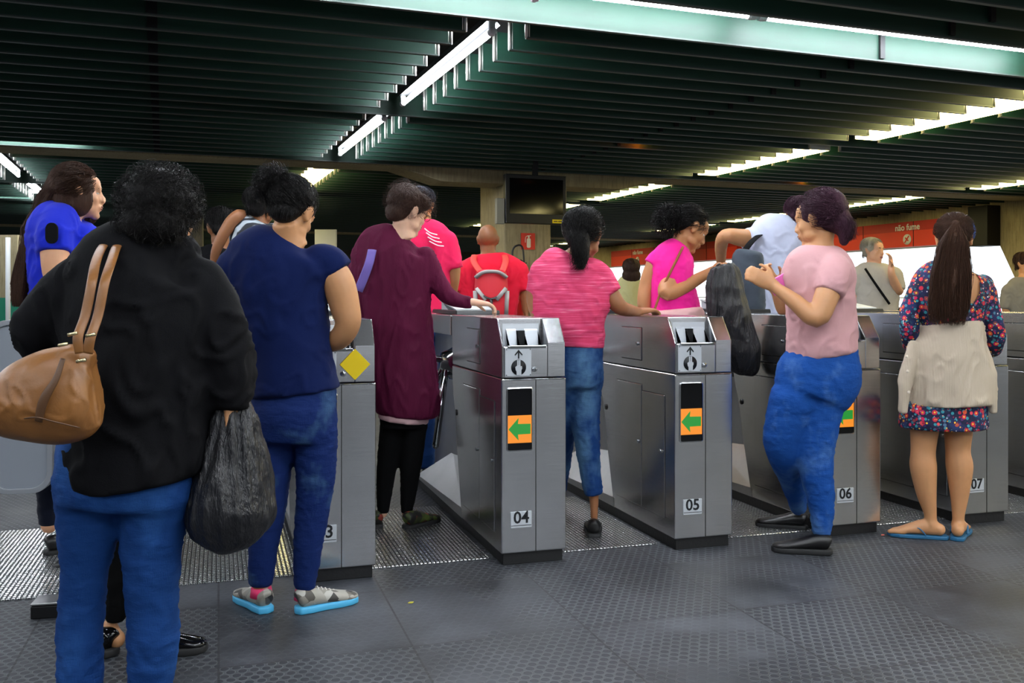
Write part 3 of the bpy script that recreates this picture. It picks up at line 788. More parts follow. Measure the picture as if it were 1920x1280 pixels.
def shoe(root, heel, d, up, sole, L=.25, hz=.05, laces=None, pitch=0.0, label=None):
    """heel: ground point under the heel's back, d: toe direction"""
    d = Vector((d[0], d[1], 0)).normalized(); s = Vector((d.y, -d.x, 0)); g = Vector((heel.x, heel.y, heel.z if pitch else 0))
    T = Matrix.Translation(g) @ Matrix(((s.x, d.x, 0, 0), (s.y, d.y, 0, 0), (0, 0, 1, 0), (0, 0, 0, 1))) @ Matrix.Rotation(-pitch, 4, 'X')
    b = MB()
    def sec(y, w_, h, z): return ((0, y, z+h/2), (w_, h/2))
    q = [(.012, .028, .06, .02), (.03, .034, .075, .018), (.07, .036, .07, .018), (.11, .038, .058, .016), (.16, .044, .045, .014), (.20, .046, .036, .012), (.232, .036, .028, .012), (.247, .016, .016, .014)]
    P = []; R = []
    for y, w_, h, z in q: P.append((0, y*L/.25, z+h/2)); R.append((w_, h/2))
    b.tube(P, R, 20, side=(1, 0, 0), sub=3)
    b.ell((0, .05, .055), (.032, .04, .035))
    me = solid(b, .006, 3); me.transform(T); u = mobj('shoe', me, up, root)
    if label: u['label'] = label
    b = MB(); out = []
    prof = [(0, .0), (.03, .012), (.037, .06), (.036, .11), (.046, .17), (.044, .21), (.03, .24), (0, .252)]
    pts = [(x, y*L/.25) for x, y in prof]+[(-x, y*L/.25) for x, y in prof[-2:0:-1]]
    b.prism(pts, 0.0, .026, 'z'); b.obj('sole', sole, u, T, bevel=.006, smooth=True)
    if laces:
        b = MB()
        for i in range(5):
            y = (.085+i*.016)*L/.25; z = .083-i*.006
            b.tube([(-.018, y, z-.006), (0, y+.004, z+.003), (.018, y, z-.006)], .0025, 6, sub=2)
        b.obj('laces', laces, u, T, smooth=True)
    return u
M_SNK = N('sneaker_upper'); _v = M_SNK.coord((1, 1, 1)); _n = M_SNK.n('ShaderNodeTexVoronoi'); _n.inputs['Scale'].default_value = 32; M_SNK.l(_v, _n.inputs['Vector'])
M_SNK.set(Base_Color=M_SNK.ramp(_n.outputs['Color'], [(.35, lin('a09c92')), (.5, lin('6a655c')), (.62, lin('201e22')), (.8, lin('b8b6ae'))]), Roughness=.6); M_SNK = M_SNK.m
M_BLUESOLE = plain('blue_sole', '4fb2e0', .5); M_PINK_IN = plain('pink_lining', 'e0336a', .7); M_LACE = plain('white_lace', 'd8d4cc', .7)
M_SHOEB = plain('black_shoe', '0c0b0c', .35)

# ---- the person in the black jacket, nearest the camera
M_JACK = cloth('black_jacket', '060608', '0b0b0f', .85, sheen=.0, b=.4)
M_JEAN1 = denim('mid_blue_denim', '153c78', '2c5a9c')
M_PBAG = N('black_polythene'); M_PBAG.set(Base_Color=(.010, .010, .012), Roughness=.36)
M_PBAG.bump(M_PBAG.noise(M_PBAG.coord((9, 9, 2.2)), 2.4, 5, .65), .9, .03); M_PBAG = M_PBAG.m
p = Person('person with bushy black hair, black jacket and blue jeans, nearest the camera, back turned', 2.5, 'tan', 250)
T = [(448, 262, 350, .07), (466, 242, 372, .085), (488, 178, 395, .12), (520, 135, 412, .14), (600, 122, 415, .155), (700, 128, 400, .16), (800, 138, 392, .165), (870, 142, 388, .17), (905, 160, 378, .165)]
p.head(306, 402, 5, 8, neck=(300, 490), face=True)
p.torso(T, .04); R_ARM = [(378, 530, 44), (410, 600, 46), (428, 680, 42), (434, 735, 33), (434, 768, 27)]; L_ARM = [(150, 525, 44), (108, 570, 47), (72, 622, 44), (90, 655, 36, .05), (150, 650, 28, .25)]
p.limb(R_ARM, 1, .018); p.limb(L_ARM, 1, .018)
hand_shape(p.b, W(434, 765, 2.5), (0, 0, -1), RV, .9, -1); hand_shape(p.b, W(152, 650, 2.76), FV*.6+RV+UZ*.6, -FV, .9, 1)
PEL = [(828, 128, 372, .135), (850, 112, 364, .14), (900, 104, 371, .15), (945, 108, 362, .13)]
LL = [(172, 920, 66), (166, 990, 56), (160, 1070, 45), (152, 1160, 42), (150, 1270, 41), (150, 1345, 36)]; RL = [(296, 920, 70), (289, 980, 60), (283, 1060, 54), (286, 1130, 47), (288, 1200, 47), (280, 1290, 40), (278, 1345, 36)]
p.torso(PEL[1:], .03); p.limb(LL, 1, .014); p.limb(RL, 1, .014); p.body(.008)
p.wear('jeans', M_JEAN1, PEL, [LL, RL], fo=fold(.006, (6, 6, 13), 1), voxel=.009)
p.wear('jacket', M_JACK, T, [R_ARM, L_ARM[:4]+[(120, 652, 32, .15)]], fo=fold(.018, (5, 5, 4), 2), voxel=.011)
for x, dx in ((150, -.25), (278, .25)):
    shoe(p.root, W(x, 1380, 2.44), FV+RV*dx, M_SHOEB, M_RUB)
HR = [((0, -.025, .026), (.098, .100, .092)), ((0, -.045, -.035), (.092, .078, .066)), ((0, -.02, .055), (.080, .085, .066))]
p.hair(HB_, HR, fz=[((0, -.025, .026), (.101, .103, .095), 2200, .045, 3, .0011, .3, .07, -.09), ((0, -.045, -.035), (.094, .080, .068), 800, .045, 4, .0011, .8)], amp=.010, sc=(14, 14, 10))

# ---- someone almost hidden behind that person
p = Person('person in black trousers and flat black shoes, hidden behind the person in the black jacket', 3.1, 'tan', 260)
T = [(470, 250, 330, .06), (500, 200, 375, .11), (600, 205, 375, .12), (720, 215, 365, .12), (800, 205, 370, .13)]
p.head(300, 415, 0, 5, neck=(295, 490)); p.torso(T); A1 = [(210, 520, 25), (200, 600, 23), (210, 690, 18)]; A2 = [(368, 520, 25), (375, 600, 23), (370, 690, 18)]
p.limb(A1, 1, .01); p.limb(A2, 1, .01); hand_shape(p.b, W(212, 700, 3.1), (0, 0, -1), -RV, .5, 1); hand_shape(p.b, W(370, 700, 3.1), (0, 0, -1), RV, .5, -1)
PE = [(780, 205, 370, .12), (840, 208, 368, .12)]; L1 = [(243, 860, 40), (232, 960, 32), (224, 1060, 27), (216, 1165, 20)]; L2 = [(325, 860, 40), (305, 960, 30), (285, 1060, 26), (268, 1175, 20)]
p.torso(PE); p.limb(L1[:-1]+[(205, 1195, 12)], 1, .012); p.limb(L2[:-1]+[(266, 1195, 13)], 1, .012); foot_shape(p.b, W(205, 1196, 3.1), FV*.5-RV); p.body(.009)
M_BTR = cloth('black_trousers', '060607', rough=.9, sheen=0)
p.wear('trousers', M_BTR, PE, [L1, L2], fo=fold(.006, (7, 7, 12), 3)); p.wear('jumper', M_JACK, T, [A1, A2], fo=fold(.008, seed=4))
M_PAT = plain('patent_leather', '070708', .1)
shoe(p.root, W(216, 1224, 3.05), FV*.5-RV, M_PAT, M_RUB, .22, label='flat black shoe with the heel of the foot showing'); shoe(p.root, W(256, 1230, 3.05), FV*.3+RV, M_PAT, M_RUB, .22)
p.hair(HB_, CAP)

# ---- woman in the navy top
M_NAVY = cloth('navy_jersey', '061440', '091a4a', .85, sheen=.05); M_JEAN2 = denim('dark_blue_denim', '12275e', '4a6f8e', lo=.58, hi=.78)
p = Person('woman in a navy top and dark jeans with a messy bun and blue-soled sneakers', 3.5, 'tan', 545)
T = [(450, 508, 588, .05), (462, 462, 618, .08), (482, 432, 634, .105), (520, 428, 618, .12), (580, 442, 612, .12), (650, 462, 618, .125), (700, 467, 625, .13), (738, 467, 633, .135)]
p.head(547, 398, 16, 26, 6, 1.02, neck=(545, 462)); p.torso(T, .018)
RA = [(612, 492, 27), (634, 530, 31), (648, 580, 28), (652, 608, 24), (634, 636, 21, .03), (600, 644, 17, .10)]; LA = [(450, 495, 27), (432, 540, 29), (428, 590, 26), (435, 625, 22), (480, 645, 16, .12)]
p.limb(RA); p.limb(LA); hand_shape(p.b, W(598, 644, 3.61), FV*.5-RV*.9, UZ, .8, -1); hand_shape(p.b, W(484, 645, 3.63), FV*.5+RV*.9, UZ, .8, 1)
PE = [(718, 474, 626, .12), (738, 472, 630, .125), (780, 470, 632, .14), (825, 470, 630, .12)]
LL = [(510, 815, 43), (508, 880, 38), (504, 950, 33), (494, 1020, 29), (489, 1098, 22)]; RL = [(590, 815, 43), (592, 880, 38), (588, 940, 33), (578, 1020, 28), (571, 1104, 20)]
p.torso(PE[1:], .03); p.limb(LL, 1, .012); p.limb(RL, 1, .012); p.body(.007)
p.wear('jeans', M_JEAN2, PE, [LL, RL], fo=fold(.0045, (6, 6, 13), 5), voxel=.008)
p.wear('top', M_NAVY, T, [[(600, 488, 30), (618, 494, 31), (634, 512, 30)], [(460, 488, 30), (440, 500, 31), (432, 520, 30)]], fo=fold(.009, (5, 5, 5), 6))
for x, y, d in ((503, 1137, FV*.9-RV*.75), (552, 1137, FV*.7+RV*.9)):
    u = shoe(p.root, W(x, y, 3.46), d, M_SNK, M_BLUESOLE, .26, laces=M_LACE)
for c, r in ((W(490, 1102, 3.5), .037), (W(571, 1107, 3.5), .035)):
    b = MB(); b.tube([c-UZ*.03, c+UZ*.004], [r*1.12, r], 18); b.obj('sock', M_PINK_IN, p.root, smooth=True)
BUN = Vector((-.060, -.085, .080))
def st(b, H):
    rnd = random.Random(5)
    for i in range(1100):     # combed up to the bun
        t = Vector((rnd.gauss(0, 1), rnd.gauss(-.6, 1), rnd.gauss(0, 1))).normalized(); q0 = Vector((t.x*.082, -.022+t.y*.094, .034+t.z*.088))
        if q0.y > .05-max(0, .035-q0.z)*1.3 or q0.z < -.06: continue
        q1 = BUN+Vector((rnd.gauss(0, .015), rnd.gauss(0, .015), rnd.gauss(0, .012)))
        m = (q0*.6+q1*.4); c = Vector((0, -.022, .034)); m = c+(m-c).normalized()*.098
        m2 = (q0*.25+q1*.75); m2 = c+(m2-c).normalized()*.104
        strand(b, [H @ v for v in (q0, m, m2, q1)], .0018)
p.hair(HB_, CAP+[(BUN, (.046, .036, .040)), (BUN+Vector((.02, .01, -.02)), (.04, .035, .03)), (BUN+Vector((-.02, -.01, -.03)), (.036, .03, .04))],
       fz=[(BUN, (.050, .040, .046), 700, .05, 6, .0013, 0, .3), (BUN+Vector((-.02, -.01, -.03)), (.038, .032, .042), 500, .05, 61, .0013, 0, .3), (BUN+Vector((.02, .01, -.02)), (.042, .037, .032), 300, .04, 62, .0013, 0, .3), ((0, -.02, .035), (.085, .097, .09), 200, .03, 7, .001, -.2, .05, -.06)], strands=st, amp=.006)
b = MB(); c = p.H @ (BUN+Vector((.034, -.012, -.026))); b.ell(c, (.011, .008, .014)); b.obj('hair_tie', plain('orange_hair_tie', 'd04a1c', .6), p.root, smooth=True)

# ---- woman in the maroon cardigan
def velvet():
    s = N('maroon_velvet'); n = s.noise(s.coord((1, 1, .5)), 6, 4, .6)
    s.set(Base_Color=s.mix(n, lin('400c24'), lin('5a1636')), Roughness=.7); s.b.inputs['Sheen Weight'].default_value = .45; s.b.inputs['Sheen Roughness'].default_value = .3; s.b.inputs['Sheen Tint'].default_value = (*lin('b84a80'), 1); s.b.inputs['Specular IOR Level'].default_value = .1
    s.bump(s.noise(s.coord((3, 3, 1)), 7, 5, .6), .35, .02); return s.m
M_VEL = velvet()
p = Person('woman in a long maroon velvet cardigan and black leggings reaching over turnstile 04', 4.75, 'pale', 745)
T = [(440, 728, 788, .045), (453, 692, 802, .08), (472, 664, 813, .105), (520, 660, 808, .12), (580, 672, 808, .12), (640, 684, 812, .125), (700, 695, 820, .14), (755, 703, 824, .145), (780, 707, 818, .14)]
p.head(764, 396, 48, 18, 3, 1.0, neck=(757, 446)); p.torso(T, .014)
RA = [(798, 480, 19), (816, 520, 19), (838, 553, 17), (866, 565, 13), (886, 566, 10)]; LA = [(678, 485, 20), (668, 545, 19), (674, 600, 16), (700, 625, 13, .2)]
p.limb(RA, 1, .008); p.limb(LA, 1, .008); hand_shape(p.b, W(884, 566, 4.75), RV*.95-UZ*.12+FV*.25, UZ, .7, -1, 1.0); hand_shape(p.b, W(704, 625, 4.97), RV+FV, UZ, .8, 1)
PE = [(760, 712, 800, .11), (800, 712, 802, .11)]
LL = [(735, 800, 23), (727, 860, 20), (722, 905, 17), (718, 962, 11)]; RL = [(777, 800, 24), (772, 850, 22), (768, 900, 18), (762, 962, 11)]
p.torso(PE); p.limb(LL, 1, .006); p.limb(RL, 1, .006); p.body(.008)
M_LEG = cloth('black_leggings', '050506', rough=.9, sheen=0)
p.wear('leggings', M_LEG, PE, [LL, RL], voxel=.009, fo=fold(.003, (6, 6, 14), 7))
p.wear('undershirt', cloth('pale_pink_cotton', 'c9a3a6'), [(740, 716, 808, .13), (789, 708, 804, .135)], voxel=.011)
p.wear('cardigan', M_VEL, T, [RA[:4]+[(884, 566, 13)], LA], fo=fold(.014, (7, 7, 2.2), 8), voxel=.010)
M_TR = N('dark_trainer'); _vo = M_TR.n('ShaderNodeTexVoronoi'); _vo.inputs['Scale'].default_value = 40; M_TR.l(M_TR.coord(), _vo.inputs['Vector'])
M_TR.set(Base_Color=M_TR.ramp(_vo.outputs['Color'], [(.4, lin('121210')), (.6, lin('4a5a1e')), (.72, lin('14110e')), (.85, lin('a03a28'))]), Roughness=.6); M_TR = M_TR.m
for x, y, d in ((708, 990, FV-RV*.3), (758, 990, FV*.9+RV*.7)): shoe(p.root, W(x, y, 4.70), d, M_TR, M_RUB, .25, laces=plain('grey_lace', '5a5a50') if x > 740 else bpy.data.materials['grey_lace'] if 'grey_lace' in bpy.data.materials else M_LACE)
p.hair(HDB, CAP+[((0, -.03, .045), (.088, .098, .092)), ((.05, .03, .06), (.045, .06, .045)), ((0, -.07, -.03), (.06, .045, .05))],
       fz=[((0, -.03, .045), (.09, .10, .095), 600, .05, 8, .0013, .4, .09, -.05), ((.03, .05, .06), (.06, .06, .05), 200, .07, 9, .0015, .2, .14)], amp=.008)
b = MB()
for s in (-1, 1):
    c = Vector((s*.031, .108, .002)); b.tube([p.H @ (c+Vector((.024*cos(a), 0, .017*sin(a)))) for a in [2*pi*i/20 for i in range(21)]], .0014, 6)
    b.tube([p.H @ Vector((s*.055, .106, .006)), p.H @ Vector((s*.077, .06, .006)), p.H @ Vector((s*.08, .0, .006))], .0014, 6)
b.tube([p.H @ Vector((-.008, .11, .006)), p.H @ Vector((.008, .11, .006))], .0014, 6); b.obj('glasses', M_DARKM, p.root, smooth=True)
b = MB(); b.tube([W(698, 468, 4.65), W(690, 500, 4.61), W(672, 545, 4.64)], [(.022, .004)]*3, 10, side=RV, sub=4); b.obj('bag_strap', cloth('lilac_strap', '6a5a9c'), p.root, smooth=True)

# ---- woman in the pink marl tee
def marl():
    s = N('pink_marl'); n = s.noise(s.coord((3, 3, 90)), 2.2, 3, .6)
    s.set(Base_Color=s.ramp(n, [(.4, lin('c82c58')), (.62, lin('dc4c78')), (.74, lin('ec98ac'))]), Roughness=.85); s.bump(s.noise(s.coord(), 14, 4), .3, .01); return s.m
p = Person('woman in a pink marl tee and blue jeans walking between turnstiles 04 and 05', 4.6, 'brown', 1090)
T = [(478, 1045, 1098, .05), (490, 1014, 1118, .085), (510, 1000, 1134, .11), (560, 996, 1142, .125), (600, 1004, 1140, .125), (640, 1036, 1132, .12), (650, 1040, 1130, .12)]
p.head(1096, 440, 25, 10, 0, 1.02, neck=(1078, 486)); p.torso(T, .012)
RA = [(1120, 515, 20), (1142, 550, 19), (1162, 575, 15), (1182, 582, 12, .1), (1196, 584, 9, .2)]; LA = [(1012, 515, 19), (1004, 565, 17), (1020, 610, 13), (1040, 620, 10, .2)]
p.limb(RA); p.limb(LA); hand_shape(p.b, W(1197, 584, 4.81), RV+FV*.7+UZ*.1, UZ, .6, -1); hand_shape(p.b, W(1042, 620, 4.8), RV*.4+FV, UZ, .6, 1)
PE = [(630, 1044, 1128, .11), (642, 1040, 1130, .115), (690, 1040, 1132, .125), (725, 1042, 1130, .11)]
RL = [(1098, 720, 31), (1098, 790, 27), (1103, 850, 23), (1113, 928, 18)]; LL = [(1066, 720, 30), (1056, 800, 25, .1), (1050, 880, 20, .3), (1046, 935, 15, .4)]
p.torso(PE[1:], .03); p.limb(RL[:-1]+[(1113, 925, 13), (1114, 972, 10)], 1, .008); p.limb(LL, 1, .008); p.body(.008)
p.wear('jeans', denim('blue_denim', '173a70', '5a82a6', lo=.5, hi=.72), PE, [RL, LL], fo=fold(.005, (6, 6, 13), 9), voxel=.009)
p.wear('tee', marl(), T, [[(1108, 508, 24), (1124, 520, 24), (1144, 552, 22)], [(1018, 508, 23), (1008, 550, 21)]], fo=fold(.010, (5, 5, 6), 10))
shoe(p.root, W(1114, 1000, 4.52), FV+RV*.05, M_SHOEB, M_RUB, .25); shoe(p.root, W(1048, 975, 4.96), FV, M_SHOEB, M_RUB, .25)
p.hair(HB_, CAP+[((0, -.03, .04), (.088, .10, .092)), ((0, -.085, -.03), (.06, .05, .06))], tubes=[([(0, -.07, .0), (.02, -.10, -.06), (.03, -.095, -.13), (.03, -.09, -.17)], [.05, .046, .036, .02])],
       fz=[((0, -.03, .04), (.09, .10, .095), 300, .03, 11, .001, .3, .06)], strands=comb(1900, 71, (0, -.105, .0), .024, bulge=.106, tail=[(.02, -.125, -.06), (.03, -.12, -.14), (.03, -.115, -.19)]))

# ---- girl in magenta
M_MAG = cloth('magenta_jersey', 'e60a84', 'f0309a', .8)
p = Person('woman in a magenta top with curly tied hair, looking down at her black bag', 5.3, 'tan', 1270); p.sk = skin('skin_warm', 'b0774c')
T = [(456, 1262, 1292, .05), (466, 1244, 1296, .08), (486, 1224, 1300, .105), (525, 1220, 1299, .115), (560, 1220, 1306, .11), (585, 1218, 1312, .11)]
p.head(1293, 428, 74, 34, 0, 1.05, neck=(1272, 468)); p.torso(T, .010)
RA = [(1276, 492, 19), (1260, 522, 18, -.06), (1248, 548, 15, -.12), (1272, 543, 14, -.10), (1310, 522, 11, -.06), (1336, 507, 8, -.04)]; LA = [(1226, 492, 14), (1212, 535, 14), (1208, 580, 12), (1225, 610, 9, .2)]
p.limb(RA); p.limb(LA); hand_shape(p.b, W(1336, 507, 5.26), RV+UZ*.28, UZ*.7-FV*.6, 1.0, -1, .95); hand_shape(p.b, W(1228, 612, 5.5), RV+FV*.6, UZ, .6, 1)
PE = [(585, 1218, 1312, .11), (625, 1216, 1314, .12), (660, 1220, 1310, .11)]; LL = [(1242, 660, 27), (1245, 760, 21), (1245, 860, 16), (1246, 925, 10)]; RL = [(1290, 660, 27), (1288, 760, 21), (1286, 860, 16), (1286, 925, 10)]
p.torso(PE); p.limb(LL, 1, .006); p.limb(RL, 1, .006); p.body(.0062)
p.wear('trousers', denim('indigo', '18284a', '30466a'), PE, [LL, RL], voxel=.012)
p.wear('top', M_MAG, T, [[(1262, 482, 23), (1276, 490, 23), (1268, 508, 22, -.04)], [(1234, 484, 16), (1224, 498, 17)]], fo=fold(.007, (6, 6, 8), 12), voxel=.009)
p.wear('tied_sweater', cloth('pale_pink_knit', 'd8a8a8'), [(578, 1216, 1313, .12), (590, 1214, 1317, .13), (612, 1216, 1318, .13), (640, 1218, 1312, .13)], fo=fold(.008, (3, 3, 20), 13), voxel=.010)
for x in (1246, 1286): shoe(p.root, W(x, 945, 5.25), FV, M_SHOEB, M_RUB, .24)
PB = Vector((0, -.128, -.012))
def st(b, H):
    rnd = random.Random(15)
    for i in range(1100):
        t = Vector((rnd.gauss(0, 1), rnd.gauss(-.2, 1), rnd.gauss(0, 1))).normalized(); q0 = Vector((t.x*.080, -.020+t.y*.094, .034+t.z*.086))
        if q0.y > .070-max(0, .045-q0.z)*1.5 or q0.z < -.05: continue
        q1 = PB+Vector((rnd.gauss(0, .01), .03+rnd.gauss(0, .01), rnd.gauss(0, .01))); c = Vector((0, -.022, .034)); m = c+((q0*.6+q1*.4)-c).normalized()*.096
        strand(b, [H @ v for v in (q0, m, q1)], .0017)
    for i in range(1100):    # curly puff
        t = Vector((rnd.gauss(0, 1), rnd.gauss(0, 1), rnd.gauss(0, 1))).normalized(); q = PB+Vector((t.x*.04, t.y*.046, t.z*.05)); pts = []
        a0 = rnd.uniform(0, 6); e1 = t.orthogonal().normalized(); e2 = t.cross(e1); L = rnd.uniform(.03, .06)
        for u in range(7): pts.append(H @ (q+t*(L*u/6)+(e1*cos(a0+u*1.5)+e2*sin(a0+u*1.5))*.007+Vector((0, 0, -.004*u))))
        strand(b, pts, .0014, .0008)
p.hair(HB_, [((0, -.022, .040), (.079, .092, .084)), ((0, -.055, .0), (.064, .050, .050)), (PB, (.046, .050, .052))], tubes=[([(0, -.085, .0), (0, -.10, -.01)], [.03, .03])], strands=st, amp=.006, sc=(22, 22, 22),
       fz=[((0, -.02, .04), (.082, .095, .086), 150, .02, 14, .0009, -.1, .05, .0)])
b = MB(); b.tube([W(1281, 462, 5.19), W(1262, 500, 5.17), W(1240, 545, 5.17), W(1226, 585, 5.18)], [(.007, .002)]*4, 8, side=RV, sub=4); b.obj('bag_strap', cloth('tan_strap', '8a5434'), p.root, smooth=True)

# ---- walker in pale pink, long jeans
M_PALE = cloth('pale_pink_tee', 'c08e92', 'cc9ea0'); M_JEAN3 = denim('bright_blue_denim', '184a96', '5d86b8', lo=.5, hi=.74)
p = Person('woman in a pale pink tee and tight blue jeans walking in front of turnstile 06', 4.3, 'tan', 1545)
T = [(460, 1505, 1568, .05), (476, 1484, 1588, .09), (508, 1472, 1598, .12), (560, 1476, 1600, .125), (610, 1480, 1602, .125), (650, 1476, 1606, .13), (668, 1482, 1604, .125)]
p.head(1535, 412, -48, 12, 0, 1.05, neck=(1538, 466)); p.torso(T, .012)
NA = [(1565, 515, 24, -.12), (1548, 560, 22, -.16), (1530, 596, 18, -.18), (1490, 565, 15, -.14), (1452, 537, 10, -.08)]; FA = [(1492, 515, 22, .1), (1478, 560, 19, .15), (1470, 580, 15, .18), (1455, 545, 10, .16)]
p.limb(NA); p.limb(FA); hand_shape(p.b, W(1450, 535, 4.22), -RV+UZ*.55, -FV, .8, 1); hand_shape(p.b, W(1455, 543, 4.46), -RV*.6+UZ, FV, .8, -1)
PE = [(644, 1482, 1602, .12), (656, 1480, 1608, .12), (700, 1456, 1616, .14), (742, 1448, 1592, .13)]
RL = [(1540, 755, 42), (1530, 825, 37), (1530, 880, 32), (1540, 940, 25), (1541, 1003, 17)]; LL = [(1488, 750, 45), (1468, 815, 37, .02), (1470, 850, 32, .06), (1486, 900, 25, .22), (1498, 955, 17, .36)]
p.torso(PE[1:], .03); p.limb(RL, 1, .012); p.limb(LL, 1, .012); p.body(.0075)
p.wear('jeans', M_JEAN3, PE, [RL, LL], fo=fold(.0055, (6, 6, 13), 16), voxel=.009)
p.wear('tee', M_PALE, T, [[(1560, 500, 27, -.06), (1564, 515, 28, -.12), (1552, 550, 26, -.15)], [(1495, 505, 25, .06), (1482, 545, 22, .13)]], fo=fold(.010, (5, 5, 5), 17))
shoe(p.root, W(1562, 1034, 4.26), -RV+FV*.25, M_SHOEB, M_RUB, .27, label='black slip-on shoe flat on the floor'); shoe(p.root, W(1516, 992, 4.70), -RV+FV*.4, M_SHOEB, M_RUB, .26)
M_PLUM = hairm('plum_hair', '1d0f18', '4a2438')
p.hair(M_PLUM, CAP+[((0, -.04, .04), (.086, .098, .09)), ((0, -.085, -.02), (.055, .05, .07))], tubes=[([(0, -.09, .0), (0, -.105, -.06), (0, -.09, -.12)], [.045, .04, .02])], fz=[((0, -.03, .04), (.09, .10, .095), 300, .03, 18, .001, .3, .06)], strands=comb(2000, 72, (0, -.10, .0), .022, bulge=.106, tail=[(0, -.125, -.06), (0, -.115, -.12)]))
b = MB(); b.box(-.036, -.006, -.07, .036, .006, .07); o = b.obj('phone', plain('pink_phone_case', 'e368b4', .4), None, Matrix.Translation(W(1470, 528, 4.30)) @ Matrix.Rotation(radians(60), 4, FV) @ Matrix.Rotation(-CYAW, 4, 'Z'), bevel=.005)
tag(o, 'pink phone in the hand of the woman in the pale pink tee', 'phone')

# ---- person in white behind her
M_WT = cloth('white_tee', 'b4bad2', 'c6cbe0')
p = Person('person in a white tee with a raised elbow, behind the pale pink walker', 5.9, 'tan', 1470)
T = [(420, 1480, 1520, .05), (432, 1440, 1540, .09), (455, 1402, 1548, .12), (500, 1398, 1540, .13), (560, 1402, 1530, .13), (600, 1405, 1525, .13)]
p.head(1500, 404, 20, 5, neck=(1498, 432)); p.torso(T)
LA = [(1425, 448, 19), (1392, 446, 17, -.05), (1360, 442, 13, -.08), (1352, 462, 12, .05), (1352, 492, 9, .2)]; RA = [(1535, 460, 19), (1545, 520, 17), (1530, 570, 12, .15)]
p.limb(LA); p.limb(RA); hand_shape(p.b, W(1352, 494, 6.1), FV-UZ*.4, UZ, .5, 1); hand_shape(p.b, W(1530, 572, 6.05), FV, UZ, .5, -1)
PE = [(600, 1408, 1520, .12), (660, 1412, 1515, .12)]; LL = [(1440, 670, 25), (1440, 760, 20), (1440, 885, 12)]; RL = [(1490, 670, 25), (1490, 760, 20), (1490, 885, 12)]
p.torso(PE); p.limb(LL, 1, .006); p.limb(RL, 1, .006); p.body(.009)
p.wear('trousers', M_BTR, PE, [LL, RL], voxel=.013); p.wear('tee', M_WT, T+[(625, 1405, 1525, .13)], [[(1430, 450, 24), (1400, 452, 23, -.04)], [(1530, 458, 24), (1542, 500, 21)]], fo=fold(.010, (5, 5, 5), 19))
p.hair(M_PLUM, CAP, strands=falls(300, 3, .06, .0024)); 
for x in (1440, 1490): shoe(p.root, W(x, 905, 5.85), FV, M_SHOEB, M_RUB, .26)

# ---- woman in the floral dress
def floral():
    s = N('floral_print'); c = lin('0d1136')
    out = c
    def layer(base, scale, col, r, rb, off, cols=None):
        v = s.n('ShaderNodeTexVoronoi'); v.inputs['Scale'].default_value = scale; v.inputs['Randomness'].default_value = .8
        mp = s.coord(); mm = s.vmath('ADD', mp, off); s.l(mm, v.inputs['Vector'])
        m = s.ramp(v.outputs['Distance'], [(r, 1.0), (r+.06, 0.0)])
        cc = s.ramp(v.outputs['Color'], cols) if cols else col
        return s.mix(m, base, cc)
    nb = s.noise(s.coord(), 9, 3)
    out = s.mix(s.ramp(nb, [(.5, 0.0), (.62, .7)]), c, lin('17356a'))
    out = layer(out, 50, lin('2d8a96'), .36, 0, (3., 1., 2.), [(.3, lin('2d8a96')), (.5, lin('131a44')), (.6, lin('5a2a6a')), (.8, lin('3a9aa8'))])
    out = layer(out, 34, lin('c8283c'), .36, 0, (0., 0., 0.), [(.35, lin('c4203a')), (.5, lin('d81e6a')), (.6, lin('e0582a')), (.72, lin('141a48'))])
    out = layer(out, 34, lin('f0b030'), .13, 0, (0., 0., 0.))
    out = layer(out, 60, lin('e8a83a'), .2, 0, (7., 2., 5.), [(.3, lin('e8a83a')), (.42, lin('d8d8e8')), (.5, lin('131a44')), (.8, lin('d02848'))])
    s.set(Base_Color=out, Roughness=.8); s.bump(s.noise(s.coord(), 14, 4), .3, .01); return s.m
M_FLO = floral(); M_BEIGE = N('beige_knit'); _n = M_BEIGE.noise(M_BEIGE.coord(), 6, 4)
M_BEIGE.set(Base_Color=M_BEIGE.mix(_n, lin('ab9c88'), lin('c3b5a2')), Roughness=.9)
_w = M_BEIGE.n('ShaderNodeTexWave'); _w.inputs['Scale'].default_value = 30; _w.bands_direction = 'X'; _w.inputs['Distortion'].default_value = .6; M_BEIGE.l(M_BEIGE.coord(rot=(0, 0, CYAW)), _w.inputs['Vector']); M_BEIGE.bump(_w.outputs['Fac'], .25, .003); M_BEIGE = M_BEIGE.m
p = Person('woman in a floral dress, beige sweater round the waist, long ponytail and blue flip-flops', 4.55, 'tan', 1780)
T = [(498, 1756, 1822, .055), (508, 1730, 1842, .085), (526, 1712, 1856, .11), (570, 1714, 1852, .12), (612, 1732, 1840, .115), (660, 1724, 1846, .125), (720, 1706, 1850, .145), (785, 1690, 1848, .16), (802, 1688, 1848, .16)]
p.head(1789, 448, 22, 6, 0, .98, neck=(1788, 505)); p.torso(T[:6]+[(700, 1728, 1842, .12)], .008)
LA = [(1728, 534, 20), (1710, 575, 19), (1704, 620, 18), (1714, 652, 16, .08), (1745, 660, 11, .26)]; RA = [(1842, 534, 20), (1856, 580, 19), (1866, 625, 18), (1862, 655, 15, .06), (1840, 648, 11, .24)]
p.limb(LA, 1, .006); p.limb(RA, 1, .006); hand_shape(p.b, W(1748, 660, 4.83), FV+RV*.6, UZ, .7, 1, .95); hand_shape(p.b, W(1838, 648, 4.81), FV-RV*.6, UZ, .7, -1, .95)
